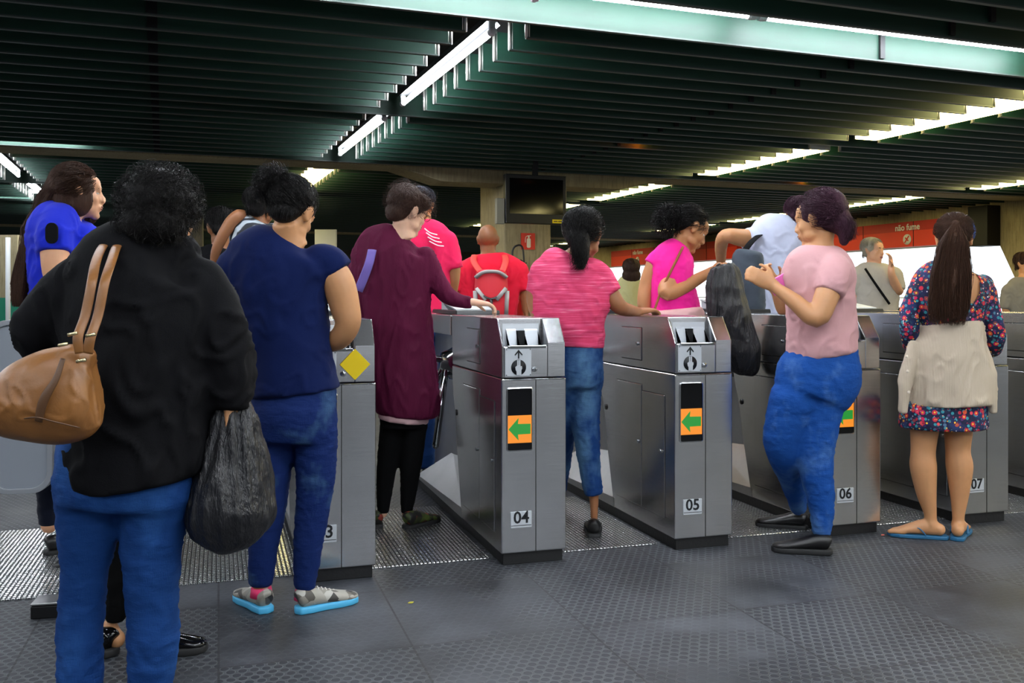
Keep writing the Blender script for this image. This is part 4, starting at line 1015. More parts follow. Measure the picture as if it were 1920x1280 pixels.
LL = [(1742, 740, 30), (1734, 800, 26), (1731, 845, 22), (1731, 875, 24), (1737, 925, 18), (1744, 962, 11.5), (1745, 985, 11)]; RL = [(1798, 740, 30), (1797, 800, 26), (1796, 845, 22), (1799, 875, 24), (1799, 925, 17), (1797, 965, 11), (1797, 985, 11)]
p.limb(LL); p.limb(RL); foot_shape(p.b, W(1746, 992, 4.55), -RV+FV*.35); foot_shape(p.b, W(1797, 992, 4.55), FV*.9+RV*.55); p.body(.0065)
def cutn(c):
    q = c-W(1815, 515, 4.45); x = q.dot(RV); z = q.z; return (x/.06)**2+((z+.02)/.12)**2 < 1 and q.dot(FV) < .07
p.wear('dress', M_FLO, T, [LA[:4]+[(1735, 658, 13, .2)], RA[:4]+[(1848, 650, 13, .17)]], fo=fold(.008, (7, 7, 3), 20), voxel=.009, cut=cutn)
b = MB(); b.tube([W(1792, 511, 4.425), W(1808, 512, 4.43), W(1826, 515, 4.45)], [(.004, .003)]*3, 8, sub=3); b.obj('bra_strap', plain('dark_red_strap', '7c1c28', .7), p.root)
def sw(b):
    for sx, x in ((-1, 1694), (1, 1862)):   # hanging side corners
        b.tube([W(x-sx*24, 640, 4.50), W(x-sx*6, 700, 4.47), W(x, 776, 4.46)], [(.03, .02), (.035, .03), (.02, .02)], 12, side=RV, sub=3)
p.wear('tied_sweater', M_BEIGE, [(601, 1738, 1832, .125), (618, 1730, 1840, .135), (665, 1706, 1850, .15), (715, 1698, 1858, .165), (757, 1700, 1858, .172)], extra=sw, fo=fold(.012, (6, 6, 3), 21), voxel=.010)
b = MB()
for z, x in ((668, 1700), (696, 1702), (735, 1704)): b.ell(W(x, z, 4.42), (.008, .005, .008))
b.obj('buttons', plain('beige_button', 'd8ccba', .4), p.root, smooth=True)
M_FLIP = plain('blue_flipflop', '1f5f86', .55)
for (x, y), d in (((1748, 1000), -RV+FV*.35), ((1797, 1002), FV*.9+RV*.55)):
    d = d.normalized(); s_ = Vector((d.y, -d.x, 0)); g = W(x, y, 4.55); g.z = 0
    T_ = Matrix.Translation(g) @ Matrix(((s_.x, d.x, 0, 0), (s_.y, d.y, 0, 0), (0, 0, 1, 0), (0, 0, 0, 1)))
    b = MB(); pr = [(0, -.075), (.03, -.065), (.036, -.02), (.034, .03), (.046, .10), (.048, .15), (.034, .19), (0, .205)]; b.prism(pr+[(-a, c) for a, c in pr[-2:0:-1]], .001, .018, 'z')
    ff = b.obj('flip_flop', M_FLIP, p.root, T_, bevel=.004)
    b = MB()
    for sx in (-1, 1): b.tube([(sx*.036, .03, .018), (sx*.034, .06, .05), (sx*.016, .11, .052), (-.012, .145, .018)], [(.005, .003)]*4, 8, sub=4)
    b.obj('strap', M_FLIP, ff, T_, smooth=True)
def st(b, H):
    rnd = random.Random(21); G = Vector((0, -.108, .055)); k = 1
    for i in range(1300):
        t = Vector((rnd.gauss(0, 1), rnd.gauss(-.4, 1), rnd.gauss(0, 1))).normalized(); q0 = Vector((t.x*.080, -.020+t.y*.094, .034+t.z*.087))
        if q0.y > .062-max(0, .035-q0.z)*1.3 or q0.z < -.055: continue
        c = Vector((0, -.022, .034)); m = c+((q0*.6+G*.4)-c).normalized()*.098; strand(b, [H @ v for v in (q0, m, G)], .0017)
    Hi = H.inverted()
    for i in range(1400):
        a = rnd.uniform(-1, 1); e = rnd.uniform(-1, 1); L = rnd.uniform(.78, 1.06); ph = rnd.uniform(0, 6)
        pts = [H @ (G+Vector((a*.016, e*.012, 0)))]
        for u in range(1, 10):
            t = u/9*L; w_ = 21+16*min(t*2.2, 1)-8*max(0, t-.8)/.2*.5
            pts.append(W(1789-12*t+a*w_+2.5*sin(ph+t*9), 436+165*t+6*sin(t*3), 4.42-.02*t-.0*e)+FV*(e*.024*(1-.3*t)+.004*sin(ph+t*8)))
        strand(b, pts, .0022, .0006)
def pony(b, H): st(b, H)
HX = p.H.inverted()
p.hair(HBR, CAP+[((0, -.105, .055), (.022, .02, .022))], tubes=[([HX @ W(1789, 440, 4.43), HX @ W(1787, 480, 4.425), HX @ W(1783, 530, 4.415), HX @ W(1779, 575, 4.41)], [.02, .03, .03, .012])], strands=pony, amp=.006, sc=(40, 40, 4),
       fz=[((0, -.02, .04), (.084, .097, .09), 160, .03, 24, .0009, .2, .06, -.05)])
b = MB(); b.tube([p.H @ Vector((.088*cos(a), -.012+.06*sin(a)*.0, .034+.0885*sin(a))) for a in [pi*(-.12+.66*i/16) for i in range(17)]], [(.011, .003)]*17, 10); b.obj('headband', cloth('blue_headband', '3f62a8'), p.root, smooth=True)

# ---- guard in blue
M_GB = cloth('royal_blue_shirt', '1424b4', '1a2cc8', .8)
p = Person('security guard in a royal blue uniform shirt with very long brown hair, looking right', 4.3, 'light', 120)
T = [(388, 118, 158, .06), (398, 88, 168, .13), (420, 68, 172, .175), (460, 60, 180, .18), (510, 64, 178, .17), (560, 66, 165, .155), (610, 62, 160, .16)]
p.head(146, 362, 58, 4, 0, 1.04, neck=(135, 402)); p.torso(T)
NA = [(104, 425, 26, -.14), (103, 470, 25, -.17), (107, 520, 22, -.17), (128, 560, 16, -.12), (175, 570, 12, -.02)]; FA = [(120, 425, 24, .16), (120, 500, 22, .18), (170, 540, 14, .2)]
p.limb(NA, 1, 0); p.limb(FA, 1, .004); hand_shape(p.b, W(178, 570, 4.28), RV, UZ, .6, 1); hand_shape(p.b, W(174, 540, 4.5), RV, UZ, .6, -1)
PE = [(600, 62, 160, .16), (660, 60, 165, .17), (700, 64, 160, .16)]; LL = [(96, 710, 36, -.07), (94, 820, 28, -.07), (92, 920, 22, -.07), (92, 985, 18, -.07)]; RL = [(125, 710, 36, .09), (126, 820, 28, .09), (125, 985, 18, .09)]
p.torso(PE); p.limb(LL, 1, .008); p.limb(RL, 1, .008); p.body(.0075)
p.wear('trousers', cloth('navy_trousers', '0d1222'), PE, [LL, RL], voxel=.011, fo=fold(.006, (7, 7, 12), 25))
p.wear('shirt', M_GB, T, [[(112, 414, 32, -.10), (104, 440, 31, -.15), (103, 474, 29, -.17)], [(120, 412, 28, .12), (120, 474, 29, .17)]], fo=fold(.010, (5, 5, 5), 26), extra=lambda b: b.ell(W(160, 450, 4.3), (.075, .12, .08)))
b = MB(); b.prism([(q[0], q[1]) for q in rrect(.062, .09, .028)], -.003, .003, 'y'); b.obj('sleeve_patch', M_JACK, p.root, Matrix.Translation(W(97, 437, 4.045)) @ Matrix.Rotation(-CYAW-.25, 4, 'Z'))
for x, z in ((88, -.07), (120, .09)): shoe(p.root, W(x-8, 1030, 4.3+z), RV*.8+FV*.6, M_SHOEB, M_RUB, .27)
def st(b, H):
    rnd = random.Random(31)
    for i in range(3600):
        t = Vector((rnd.gauss(0, 1), rnd.gauss(-.5, 1), rnd.gauss(.3, 1))).normalized(); q0 = Vector((t.x*.083, -.018+t.y*.096, .036+t.z*.089))
        if q0.y > .066-max(0, .0-q0.z)*.2 or q0.z < -.10: continue
        a = q0.y/.1; w0 = H @ q0; u_ = rnd.random(); L = rnd.uniform(.55, 1.0); e = (w0-H @ Vector((0, 0, 0))).dot(FV); ph = rnd.uniform(0, 6)
        m1 = W(114+a*26+rnd.gauss(0, 4), 388, 4.3)+FV*(e*1.0); m2 = W(86+a*44+rnd.gauss(0, 6), 430, 4.3)+FV*(e*1.6+.0)
        if rnd.random() < .13 and a > .1:     # a lock in front of the far shoulder
            pts = [w0, W(160, 400, 4.3)+FV*(e+.05), W(164, 430, 4.3+.1), W(178, 462, 4.42)]
        else:
            tx = 34+u_*18-a*3; pts = [w0, H @ (Vector((0, -.022, .034))+(q0+Vector((0, -.05, -.02))-Vector((0, -.022, .034))).normalized()*.104), (w0*.35+m1*.65)+Vector((0, 0, .02)), m1, W(86+a*18+rnd.gauss(0, 5), 428, 4.27)+FV*(e*.8), W(tx+10, 480, 4.25)+FV*(e*.7), W(tx-3+2*sin(ph), 480+95*L, 4.24)+FV*e*.6]
        P = []; n = len(pts)
        strand(b, pts, .0020, .0009)
p.hair(HBR, CAP+[((0, -.028, .042), (.082, .094, .084)), ((0, -.060, -.03), (.072, .052, .08)), ((.054, .0, -.03), (.030, .058, .08)), ((-.054, .0, -.03), (.030, .058, .08))], strands=st, amp=.004, sc=(30, 30, 5))

# ---- figures further back
def simple(label, Z, sk, at, T, head, neck, arms, legs, top, bottom, hair=None, hells=CAP, PE=None, sleeves=None, voxel=.011, hands=True, fy=None, fseed=1):
    p = Person(label, Z, sk, at); k = head[5] if len(head) > 5 else 1.0
    p.head(head[0], head[1], head[2], head[3], head[4], k, neck=neck); p.torso(T)
    for i, a in enumerate(arms):
        P = p.limb(a, 1, 0)
        if hands: hand_shape(p.b, P[-1], P[-1]-P[-2], UZ if abs((P[-1]-P[-2]).normalized().z) < .8 else RV, .6, 1 if i == 0 else -1)
    yh = T[-1][0]; xl, xr = T[-1][1:3]; PE = PE or [(yh-5, xl+1, xr-1, .12), (yh+.12*F/Z, xl, xr, .125)]
    fy = HY+CH*F/Z; yk = (PE[-1][0]+fy)/2; r = F/Z
    for i, x in enumerate(legs or ((xl*.73+xr*.27), (xl*.27+xr*.73))):
        l = [(x, PE[-1][0]-5, (xr-xl)*.25), (x, yk, .062*r), (x, fy-.09*r, .045*r)]; p.limb(l, 1, .012)
    p.torso(PE); p.body(voxel)
    ls = [[(x, PE[-1][0]-5, (xr-xl)*.26), (x, yk, .066*r), (x, fy-.07*r, .052*r)] for x in (legs or ((xl*.73+xr*.27), (xl*.27+xr*.73)))]
    p.wear('trousers', bottom, PE, ls, voxel=.014, fo=fold(.006, (7, 7, 12), fseed))
    sl = sleeves if sleeves is not None else [[(q[0], q[1], q[2]+.014*r, *(q[3:4])) for q in a[:2]] for a in arms]
    p.wear('top', top, T, sl, voxel=.011, fo=fold(.008, (6, 6, 5), fseed+1))
    for l in ls: shoe(p.root, W(l[0][0], fy, Z-.05), FV*(1 if abs(head[2]) < 100 else -1), M_SHOEB, M_RUB, .26)
    if hair: p.hair(hair, hells, voxel=.009, strands=falls(260, fseed, .09, .0026))
    return p
M_DEN4 = denim('navy_denim', '1b2c50', '3a5478')
def swirlm():
    s = N('swirl_print'); w_ = s.n('ShaderNodeTexWave', wave_type='RINGS'); w_.inputs['Scale'].default_value = 6; w_.inputs['Distortion'].default_value = 7; w_.inputs['Detail'].default_value = 1.5; w_.inputs['Detail Scale'].default_value = 1.5
    s.l(s.coord(), w_.inputs['Vector']); s.set(Base_Color=s.ramp(w_.outputs['Fac'], [(.35, lin('26282e')), (.55, lin('aab4bc'))]), Roughness=.8); return s.m
simple('person in a black and white swirl-patterned top with an arm raised, behind the navy top', 5.6, 'brown', 470,
       [(408, 462, 500, .05), (420, 440, 512, .09), (450, 432, 522, .12), (520, 436, 520, .12), (600, 440, 518, .12)], (488, 388, 10, 5, 0), (482, 412),
       [[(448, 428, 14), (452, 404, 13, -.05), (432, 418, 12, -.08), (408, 462, 10, -.08), (400, 492, 7, -.06)], [(515, 440, 14), (522, 500, 13), (515, 560, 9)]], None, swirlm(), M_BTR, HB_, fseed=30, sleeves=[[(452, 432, 17), (452, 415, 17, -.02)], [(510, 436, 17), (519, 470, 16)]])
simple('person with a dark head bowed, behind the shoulder of the person in the black jacket', 6.4, 'brown', 415,
       [(462, 398, 432, .05), (472, 378, 448, .09), (500, 374, 452, .12), (580, 380, 446, .12)], (416, 428, -20, 15, 0, 1.15), (415, 468), [[(380, 480, 13), (376, 530, 12), (380, 575, 9)], [(447, 480, 13), (450, 530, 12), (446, 575, 9)]], None, M_JACK, M_BTR, HB_, fseed=32)
M_HP = cloth('hot_pink_polo', 'e0144e', 'ea2c60')
p = simple('person in a hot pink striped polo shirt, partly behind the woman in the maroon cardigan', 6.0, 'tan', 790,
       [(412, 770, 810, .05), (424, 752, 830, .09), (450, 742, 845, .12), (500, 742, 845, .125), (580, 748, 838, .13), (600, 750, 836, .13)], (789, 386, 10, 5, 0, 1.0), (789, 416),
       [[(750, 450, 15), (742, 510, 14), (750, 560, 9, .1)], [(838, 452, 15), (850, 505, 14), (846, 560, 9, .1)]], (770, 800), M_HP, denim('blue_denim_far', '244a8a', '3d66a6'), hairm('grey_black_hair', '1e2028', '4a4c58'), fseed=34)
b = MB()
for i in range(4): b.tube([W(796+i*3, 428+i*8, 5.86), W(806+i*5, 436+i*8, 5.855), W(820+i*4, 440+i*7, 5.87)], [(.004, .002)]*3, 6, sub=3)
b.obj('white_stripes', M_WHITE, p.root)
M_REDT = cloth('red_tee', 'dc1430', 'e62442')
p = simple('bald man in a red tee with a red and grey backpack', 7.6, 'brown', 915,
       [(475, 890, 942, .055), (486, 868, 966, .10), (505, 852, 984, .13), (550, 862, 974, .13), (600, 870, 966, .13)], (915, 450, 0, 0, 0, 1.08), (916, 485),
       [[(862, 505, 12), (856, 545, 11), (862, 585, 8)], [(974, 505, 12), (984, 545, 11), (986, 580, 8)]], None, M_REDT, M_BTR, None, fseed=36)
simple('woman with dark shoulder-length hair in a pale yellow top, beyond turnstile 05', 10.5, 'light', 1182,
       [(520, 1170, 1198, .05), (528, 1160, 1206, .09), (560, 1158, 1208, .11), (600, 1162, 1204, .11)], (1183, 505, 0, 0, 0, 1.0), (1183, 524), [[(1162, 535, 7), (1158, 565, 6), (1160, 590, 5)], [(1205, 535, 7), (1209, 565, 6), (1206, 590, 5)]], None,
       cloth('pale_yellow_top', 'cfc890'), M_DEN4, HDB, CAP+[((0, -.03, .03), (.10, .10, .10)), ((0, -.04, -.07), (.105, .075, .10))], fseed=38, voxel=.013)
p = simple('grey-haired man in a pale grey shirt by the bright opening, one hand raised', 9.0, 'light', 1640,
       [(492, 1622, 1656, .05), (500, 1606, 1672, .10), (520, 1600, 1682, .13), (560, 1602, 1684, .13), (600, 1606, 1682, .13)], (1637, 470, 150, 5, 0, 1.05), (1638, 496),
       [[(1606, 515, 12), (1598, 550, 10), (1606, 590, 8)], [(1676, 515, 12), (1684, 545, 10, -.05), (1672, 515, 7, -.2), (1671, 500, 6, -.22)]], None, cloth('pale_grey_shirt', 'a09a90', 'b8b2a6'), M_DEN4, HGR, fseed=40)
b = MB(); b.tube([W(1622, 503, 8.86), W(1640, 530, 8.83), W(1668, 570, 8.84)], [(.012, .003)]*3, 8, side=RV, sub=4); b.obj('chest_strap', M_JACK, p.root)
simple('grey figure at the right edge beyond the turnstiles', 9.5, 'tan', 1925,
       [(520, 1905, 1940, .05), (530, 1892, 1952, .10), (560, 1886, 1958, .13), (600, 1890, 1955, .13)], (1922, 495, 160, 5, 0, 1.0), (1922, 522),
       [[(1894, 545, 11), (1888, 580, 9), (1892, 610, 7)], [(1950, 545, 11), (1956, 580, 9), (1950, 610, 7)]], None, cloth('grey_top', '77746e'), M_BTR, HDB, fseed=42, voxel=.013)
simple('second guard in blue uniform, behind the head of the person in the black jacket', 5.6, 'light', 235,
       [(425, 232, 262, .05), (434, 214, 284, .09), (455, 205, 292, .12), (520, 208, 290, .12), (600, 210, 288, .12)], (258, 404, 140, 5, 0, 1.0), (250, 430),
       [[(214, 448, 14), (192, 455, 12, -.1), (178, 460, 9, -.2)], [(285, 450, 14), (290, 500, 12), (286, 560, 9)]], None, cloth('blue_uniform', '1c3a90'), cloth('navy_trousers_far', '0d1222'), HDB, fseed=44, sleeves=[[(218, 446, 17), (196, 454, 15, -.08), (182, 459, 12, -.17)], [(285, 448, 17), (290, 495, 15)]])
# ------------------------------------------------------------------ bags and other things
def patch(name, me, mat, label, cat, group=None, root=None):
    o = mobj(name, me, mat, root); tag(o, label, cat, group); return o
# tan handbag hanging from the shoulder of the person in the black jacket
s = N('tan_leather'); n = s.noise(s.coord(), 9, 5, .6); s.set(Base_Color=s.mix(n, lin('6c4423'), lin('94622f')), Roughness=.42); s.bump(s.noise(s.coord((1, 1, 1)), 30, 4), .2, .01); M_LEA = s.m
M_LEAD = plain('dark_leather_trim', '54371f', .5); M_GOLD = plain('pale_gold', 'd8c89a', .25, .9)
Zb = 2.22
bag = tag(empty('handbag', W(90, 740, Zb)), 'tan leather handbag with gold clasps on the shoulder of the black-jacketed person', 'handbag')
bag.location = (0, 0, 0)
b = MB()
P, R = [], []
for x, yt, yb, ry in ((-22, 720, 790, .05), (10, 698, 820, .075), (60, 668, 832, .085), (110, 650, 834, .085), (155, 652, 822, .07), (180, 668, 800, .045)):
    P.append(W(x, (yt+yb)/2, Zb)); R.append((ry, (yb-yt)/2*Zb/F))
b.tube(P, R, 28, side=FV, sub=4)
b.ell(W(140, 668, Zb), (.05, .05, .03)); b.ell(W(100, 800, Zb), (.09, .06, .035))
mobj('body', solid(b, .006, 5, fold(.007, (8, 8, 8), 50)), M_LEA, bag)
b = MB()
for dx, dy in ((0, 0), (24, 0)):
    b.tube([W(150+dx*.6, 662, 2.14), W(146+dx, 632, 2.14), W(160+dx, 590, 2.17), W(172+dx, 530, 2.19), W(180+dx*1.2, 490, 2.27), W(192+dx*1.1, 463, 2.37), W(204+dx, 456, 2.50), W(212+dx, 490, 2.62)], [(.012, .004)]*8, 10, side=RV, sub=5)
b.obj('strap', M_LEA, bag, smooth=True)
b = MB(); b.tube([W(72, 790, Zb-.088), W(82, 750, Zb-.095), W(105, 710, Zb-.09), W(118, 672, Zb-.075)], [(.009, .003), (.011, .003), (.008, .003), (.006, .003)], 8, side=RV, sub=5)
b.tube([W(5, 796, Zb-.05), W(60, 782, Zb-.088), W(100, 790, Zb-.09), W(150, 802, Zb-.07)], [.002]*4, 6, sub=4); b.obj('trim', M_LEAD, bag, smooth=True)
for x, y in ((136, 626), (170, 628), (152, 676), (118, 646)):
    b = MB(); b.tube([W(x-9, y+2, 2.128), W(x+9, y-2, 2.128)], [(.004, .003)]*2, 8, side=UZ); b.obj('clasp', M_GOLD, bag)

def plastic_bag(name, label, outline, Z, seed, tops, mat=None):
    r = tag(empty(name, (0, 0, 0)), label, 'bag'); b = MB(); P, R = [], []
    for y, xl, xr, ry in outline: P.append(W((xl+xr)/2, y, Z)); R.append(((xr-xl)/2*Z/F, ry))
    b.tube(P, R, 40, side=RV, sub=5)
    y0, y1 = outline[0][0], outline[-1][0]
    c = W((outline[0][1]+outline[0][2])/2, y0, Z)
    zc0, zc1 = c.z, W(0, y1, Z).z
    def fo(co, n):
        q = co-c; a = math.atan2(q.dot(FV), q.dot(RV)); t = (zc0-co.z)/(zc0-zc1)
        k = max(0, 1-t*1.05)
        return .013*(k**.7)*(1-2*abs(noise.noise(Vector((a*2.6+seed, t*1.2, seed)))))*1.6-.008*k+.011*(1-2*abs(noise.noise(co*9+Vector((seed, 0, 0)))))*(1-k*.6)-.003
    me = solid(b, .0065, 3, fo); mobj('bag_body', me, mat or M_PBAG, r)
    b = MB()
    for pts in tops: b.tube([W(*q[:2], q[2] if len(q) > 2 else Z) for q in pts], [(.014, .006)]+[(.010, .005)]*(len(pts)-1), 10, side=FV, sub=4)
    b.obj('handles', mat or M_PBAG, r, smooth=True); return r
plastic_bag('plastic_bag', 'large black plastic bag full of things, carried low by the person in the black jacket',
            [(735, 418, 458, .02), (755, 408, 468, .03), (800, 396, 482, .055), (860, 380, 498, .085), (920, 364, 508, .11), (965, 356, 512, .115), (1000, 372, 500, .10), (1022, 400, 478, .07), (1032, 425, 462, .03)], 2.52, 3, [[(430, 745), (430, 766), (438, 775)], [(445, 745), (440, 766), (434, 775)]])
plastic_bag('plastic_bag', 'black plastic bag held up by the woman in magenta, hanging in front of turnstile 06',
            [(500, 1334, 1372, .025), (512, 1328, 1384, .035), (540, 1326, 1394, .05), (580, 1328, 1404, .06), (620, 1340, 1414, .065), (660, 1360, 1424, .07), (690, 1372, 1424, .06), (702, 1384, 1412, .03)], 5.12, 8, [[(1346, 505), (1344, 498), (1350, 494)]])
# grey bag on the back of the person in white
b = MB(); Zg = 5.62
rows(b, Zg, [(468, 1385, 1420, .03), (478, 1374, 1430, .07), (530, 1372, 1434, .09), (585, 1374, 1434, .09), (620, 1378, 1430, .07)])
g = tag(empty('backpack', (0, 0, 0)), 'dark grey rounded backpack behind the bag held by the woman in magenta', 'backpack')
mobj('bag_body', solid(b, .011, 4, fold(.006, (6, 6, 6), 51)), cloth('grey_nylon', '2c333c', '47515c', .6), g)
b = MB(); b.tube([W(1392, 476, Zg+.02), W(1410, 452, Zg+.1), W(1430, 436, Zg+.22)], [(.018, .004)]*3, 8, side=RV, sub=4); b.obj('strap', M_JACK, g, smooth=True)
# red and grey backpack
Zk = 7.34; g = tag(empty('backpack', (0, 0, 0)), 'red backpack with pale grey pockets worn by the bald man', 'backpack')
b = MB(); rows(b, Zk, [(505, 900, 942, .05), (512, 892, 950, .08), (550, 889, 953, .10), (590, 890, 953, .09), (620, 894, 949, .06)]); mobj('bag_body', solid(b, .011, 4), plain('red_nylon', 'd62434', .6), g)
M_SG = plain('pale_grey_nylon', 'a8a6a4', .6)
b = MB(); b.tube([W(892, 520, Zk-.07), W(905, 511, Zk-.1), W(921, 509, Zk-.11), W(937, 511, Zk-.1), W(950, 520, Zk-.07)], [(.018, .012)]*5, 10, sub=4)
for s_ in (-1, 1): b.tube([W(921+s_*30, 545, Zk-.06), W(921+s_*28, 590, Zk-.05)], [(.018, .02)]*2, 10); b.tube([W(921+s_*28, 540, Zk-.09), W(921+s_*10, 562, Zk-.115)], [(.016, .006)]*2, 8)
b.obj('pocket_trim', M_SG, g, smooth=True)
b = MB(); b.tube([W(896, 548, Zk-.09), W(921, 560, Zk-.118), W(946, 548, Zk-.09)], [(.010, .005)]*3, 8, sub=4); b.tube([W(921, 560, Zk-.12), W(922, 580, Zk-.11)], [(.012, .005)]*2, 8); b.obj('buckle_strap', M_BLACK, g, smooth=True)
b = MB()
for s_ in (-1, 1): b.tube([W(921+s_*20, 510, Zk-.03), W(918+s_*30, 490, Zk+.05), W(918+s_*28, 478, Zk+.18)], [(.026, .005)]*3, 8, side=RV, sub=4)
b.obj('strap', plain('red_strap', 'f04038', .7), g, smooth=True)

# ---- screen in front of the column
TVM = CR @ Matrix.Translation((0, 0, 0))
def cpt(px_, py_, Z): return (CR.inverted() @ W(px_, py_, Z))
a0 = cpt(948, 418, 11.3); a1 = cpt(1070, 325, 11.3)
g = tag(empty('screen'), 'black flat screen hanging from the ceiling in front of the concrete column', 'screen'); g.matrix_world = CR @ Matrix.Translation((a0.x, a0.y, a0.z))
wd = .80; ht = a1.z-a0.z
b = MB(); b.box(0, 0, 0, wd, .09, ht); b.obj('casing', M_BLACK, g, bevel=.008)
b = MB(); b.box(.05, -.004, .12, wd-.05, .002, ht-.05); b.obj('display', M_GLASS, g)
b = MB(); b.box(wd-.19, -.006, .015, wd-.05, .002, .06); st_ = b.obj('yellow_sticker', M_YELLOW, g)
b = MB(); b.box(wd-.175, -.0075, .032, wd-.125, -.005, .043); b.box(wd-.115, -.0075, .032, wd-.065, -.005, .043); b.obj('sticker_marks', plain('sticker_ink', '5c4a10'), st_)
b = MB(); b.box(-.105, .02, -.01, -.005, .09, .30); b.obj('junction_box', M_HOUS if 0 else plain('grey_box', '8b8778', .6), g, bevel=.005)
b = MB(); b.box(wd/2-.03, .02, ht, wd/2+.03, .07, ht+.25); b.obj('hanger', M_DARKM, g)
# fire extinguisher sign and the extinguishers on the column
c0 = cpt(980, 467, 12.25)
g = tag(empty('extinguisher_sign'), 'red square sign with a white fire extinguisher on the concrete column', 'sign'); g.matrix_world = CR @ Matrix.Translation((c0.x, 11.485, c0.z))
b = MB(); b.box(0, 0, 0, .195, .013, .215); b.obj('board', M_RED, g)
b = MB(); b.prism([(.075+q[0], .08+q[1]) for q in rrect(.06, .12, .02)], -.003, 0, 'y') if 0 else b.prism([(.105+q[0], .085+q[1]) for q in rrect(.055, .125, .018)], -.003, 0, 'y')
b.prism([(.095, .15), (.115, .15), (.118, .175), (.092, .175)], -.003, 0, 'y'); b.prism([(.085, .172), (.135, .18), (.135, .188), (.085, .184)], -.003, 0, 'y')
b.tube([(.09, -.0015, .178), (.068, -.0015, .17), (.058, -.0015, .14), (.056, -.0015, .09)], [.004]*4, 6, sub=3); b.obj('extinguisher_symbol', plain('cream_ink', 'e8dcc4'), g)
def ext(x, y, z, bodycol, lab, hoser=True):
    g = tag(empty('fire_extinguisher'), lab, 'fire extinguisher'); g.matrix_world = CR @ Matrix.Translation((x, y, z))
    b = MB(); b.tube([(0, 0, 0), (0, 0, .02), (0, 0, .42), (0, 0, .48), (0, 0, .51)], [.06, .075, .075, .05, .02], 20, sub=1); b.obj('cylinder', plain('extinguisher_'+bodycol, bodycol, .3), g, smooth=False)
    b = MB(); b.tube([(0, 0, .50), (0, 0, .56)], .018, 10); b.box(-.012, -.06, .55, .012, .05, .565); b.box(-.012, -.06, .58, .012, .04, .592); b.obj('valve', M_BLACK, g)
    b = MB(); b.tube([(0, 0, .54), (-.04, -.02, .62), (-.1, -.03, .60), (-.12, -.05, .45), (-.1, -.06, .25)], [.009]*5, 8, sub=4); b.obj('hose', M_BLACK, g, smooth=True)
    b = MB(); b.tube([(0, 0, .15), (0, 0, .33)], .0765, 20, caps=False); b.obj('label', plain('extinguisher_label', 'd8b52a', .5), g)
ext(4.66, 11.425, .95, 'b01a1a', 'red fire extinguisher with black hose on the concrete column'); ext(4.42, 11.425, 1.02, 'c23a20', 'orange-red fire extinguisher hung higher on the concrete column')
b = MB(); M_H = M_BLACK
b.tube([W(961, 500, 11.6), W(961, 470, 11.6), W(970, 460, 11.6), W(980, 465, 11.6), W(983, 500, 11.6)], [.012]*5, 8, sub=5)
g = tag(empty('foam_trolley'), 'extinguisher trolley with an arched hose and orange nozzle beside the bald man', 'trolley')
b.obj('hose', M_BLACK, g, smooth=True)
b = MB(); b.tube([W(983, 495, 11.6), W(982, 555, 11.45)], [.02, .05], 12); b.obj('nozzle', plain('orange_plastic', 'e0521e', .5), g, smooth=True)
b = MB(); b.tube([W(972, 560, 11.35)-UZ*1.155, W(972, 560, 11.35)], .09, 18); b.obj('tank', plain('trolley_red', 'a01818', .35), g, smooth=True)

# ---- grey gate panel at the left edge, its post and the floor stop
Zg = 4.05
g = tag(empty('swing_gate', (0, 0, 0)), 'pale grey rounded gate panel at the left edge beside the tan handbag', 'gate')
pc = W(40, (600+923)/2, Zg); M_ = Matrix.Translation(pc) @ Matrix.Rotation(-radians(6), 4, 'Z') 
hw, hh = 57*Zg/F, 162*Zg/F
def rr(w_, h_, r): return rrect(w_*2, h_*2, r, 8)
o1, o2 = rr(hw, hh, .085), rr(hw-.022, hh-.022, .07); n = len(o1)
b = MB(); v = []
for y in (-.03, .03): v += [(q[0], y, q[1]) for q in o1]+[(q[0], y, q[1]) for q in o2]
f = []
for i in range(n):
    j = (i+1) % n; f += [(i, j, n+j, n+i), (2*n+i, 3*n+i, 3*n+j, 2*n+j), (i, 2*n+i, 2*n+j, j), (n+i, n+j, 3*n+j, 3*n+i)]
b.raw(v, f); b.obj('frame', plain('grey_paint', '9a9ea4', .4, .3), g, M_, bevel=.003)
b = MB(); b.prism(rr(hw-.02, hh-.02, .07), -.02, .02, 'y'); b.obj('panel', plain('pale_grey_paint', '8d939c', .5), g, M_)
pp = W(121, 900, Zg+.03)
g2 = tag(empty('gate_post', (pp.x, pp.y, 0)), 'dark gate post beside the grey gate panel', 'post')
b = MB(); b.tube([(0, 0, 0), (0, 0, 1.12)], .016, 16); b.tube([(0, 0, 1.12), (0, 0, 1.13)], [.016, .01], 16); b.obj('pole', M_DARKM, g2); b = MB(); b.tube([(0, 0, 0), (0, 0, .012)], .045, 20); b.obj('base', M_DARKM, g2)
q = W(98, 1152, 3.47)
g3 = tag(empty('floor_stop', (q.x, q.y, 0), -.1), 'low steel-topped floor box at left by the nearest blue jeans', 'floor stop')
b = MB(); b.prism([(-.055, 0), (-.055, .045), (.05, .05), (.05, 0)], -.06, .12, 'x'); b.obj('stop_body', M_DARKM, g3, bevel=.003)
b = MB(); b.box(-.06, -.055, .048, .12, .052, .056); b.tube([(.03, 0, .05), (.03, 0, .058)], .005, 10); b.obj('top_plate', M_STEEL_V, g3, bevel=.002)

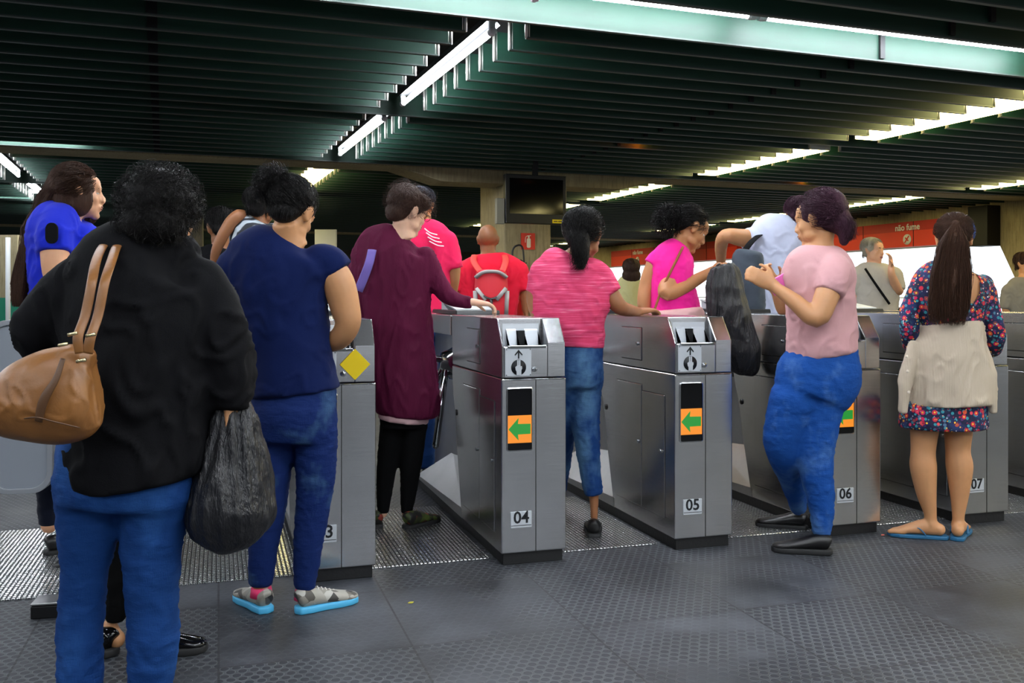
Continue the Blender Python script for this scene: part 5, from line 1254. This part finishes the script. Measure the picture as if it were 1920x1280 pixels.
# ---- far left: pole, green hoarding, glowing board for bright windows, sign
b = MB(); q = W(15, 520, 12); b.tube([(q.x, q.y, 0), (q.x, q.y, W(0, 445, 12).z)], .03, 12); tag(b.obj('pole', M_HOUS), 'thin white pole at the left edge behind the guard', 'pole')
def cbox(x0, x1, y0, y1, Z, d=.05):
    A = W(x0, y1, Z); B = W(x1, y0, Z); b = MB(); w_ = (B-A); L = Vector((w_.x, w_.y, 0)).length
    M = Matrix.Translation(A) @ Matrix.Rotation(-CYAW, 4, 'Z'); b.box(0, 0, 0, L, d, w_.z); return b, M
b, M = cbox(-60, 60, 558, 640, 14, .06); o = b.obj('hoarding', plain('green_board', '0f8a6a', .5), None, M); tag(o, 'green low hoarding at the left edge beyond the guard', 'hoarding')
b, M = cbox(-80, 32, 440, 560, 15.5, .3); tag(b.obj('column', M_CONC, None, M), kind='structure')
b, M = cbox(34, 60, 470, 494, 16, .05); tag(b.obj('sign', M_RED_D, None, M), 'small red sign behind the back of the guard', 'sign')
b, M = cbox(20, 60, 494, 681, 16.4, .05); g = b.obj('window_board', emit('window_glow', 'dfe6ff', 1.6), None, M); tag(g, 'glowing white board for the bright windows behind the long hair of the guard', 'window')  # emissive board standing in for daylight in the far windows
b, M = cbox(352, 386, 468, 492, 13, .05); b.box(.1, .0, -1.64, .13, .03, 0); g = b.obj('arrow_sign', M_RED, None, M); tag(g, 'small red direction sign with a white arrow between the black jacket and the navy top', 'sign')
MA = M @ Matrix.Translation((.17, -.01, .075)) @ Matrix.Rotation(radians(-45), 4, 'Y')
b = MB(); b.prism([(-.05, -.008), (.02, -.008), (.02, -.03), (.05, 0), (.02, .03), (.02, .008), (-.05, .008)], -.004, .004, 'y'); b.obj('arrow', M_WHITE, g, M.inverted() @ MA if 0 else MA)
b, M = cbox(590, 630, 430, 665, 19, .1); tag(b.obj('notice_frame', M_HOUS, None, M), 'pale framed opening seen between the navy top and the maroon cardigan', 'frame')
# railing and a few far lamps outside the opening
b = MB()
for i in range(40): b.tube([(15.2, 11+i*.55, 0), (15.2, 11+i*.55, 1.15)], .012, 6)
b.tube([(15.2, 10, 1.15), (15.2, 33, 1.15)], .02, 8); b.tube([(15.2, 10, .2), (15.2, 33, .2)], .015, 8)
r = tag(empty('railing'), 'pale railing outside the bright opening', 'railing'); b.obj('rails', M_HOUS, r, CR)
b = MB(); b.box(13.9, -7, -.2, 60, 60, -.05); tag(b.obj('ground', plain('pale_paving', 'b8b8b4', .9), M=CR), kind='structure')
# litter on the floor
for x, y, c, l in ((770, 1130, 'c8c040', 'tiny yellow scrap on the floor in front of turnstile 04'), (1655, 1003, 'd86a5a', 'tiny red and white scrap on the floor left of the flip-flops')):
    q = W(x, y, F*CH/(y-HY)); b = MB(); b.prism([(-.012, -.004), (.004, -.008), (.013, .003), (-.002, .007)], 0, .003, 'z'); o = b.obj('paper_scrap', plain('scrap_'+c, c), None, Matrix.Translation((q.x, q.y, .0005)), bevel=.0008); tag(o, l, 'litter')
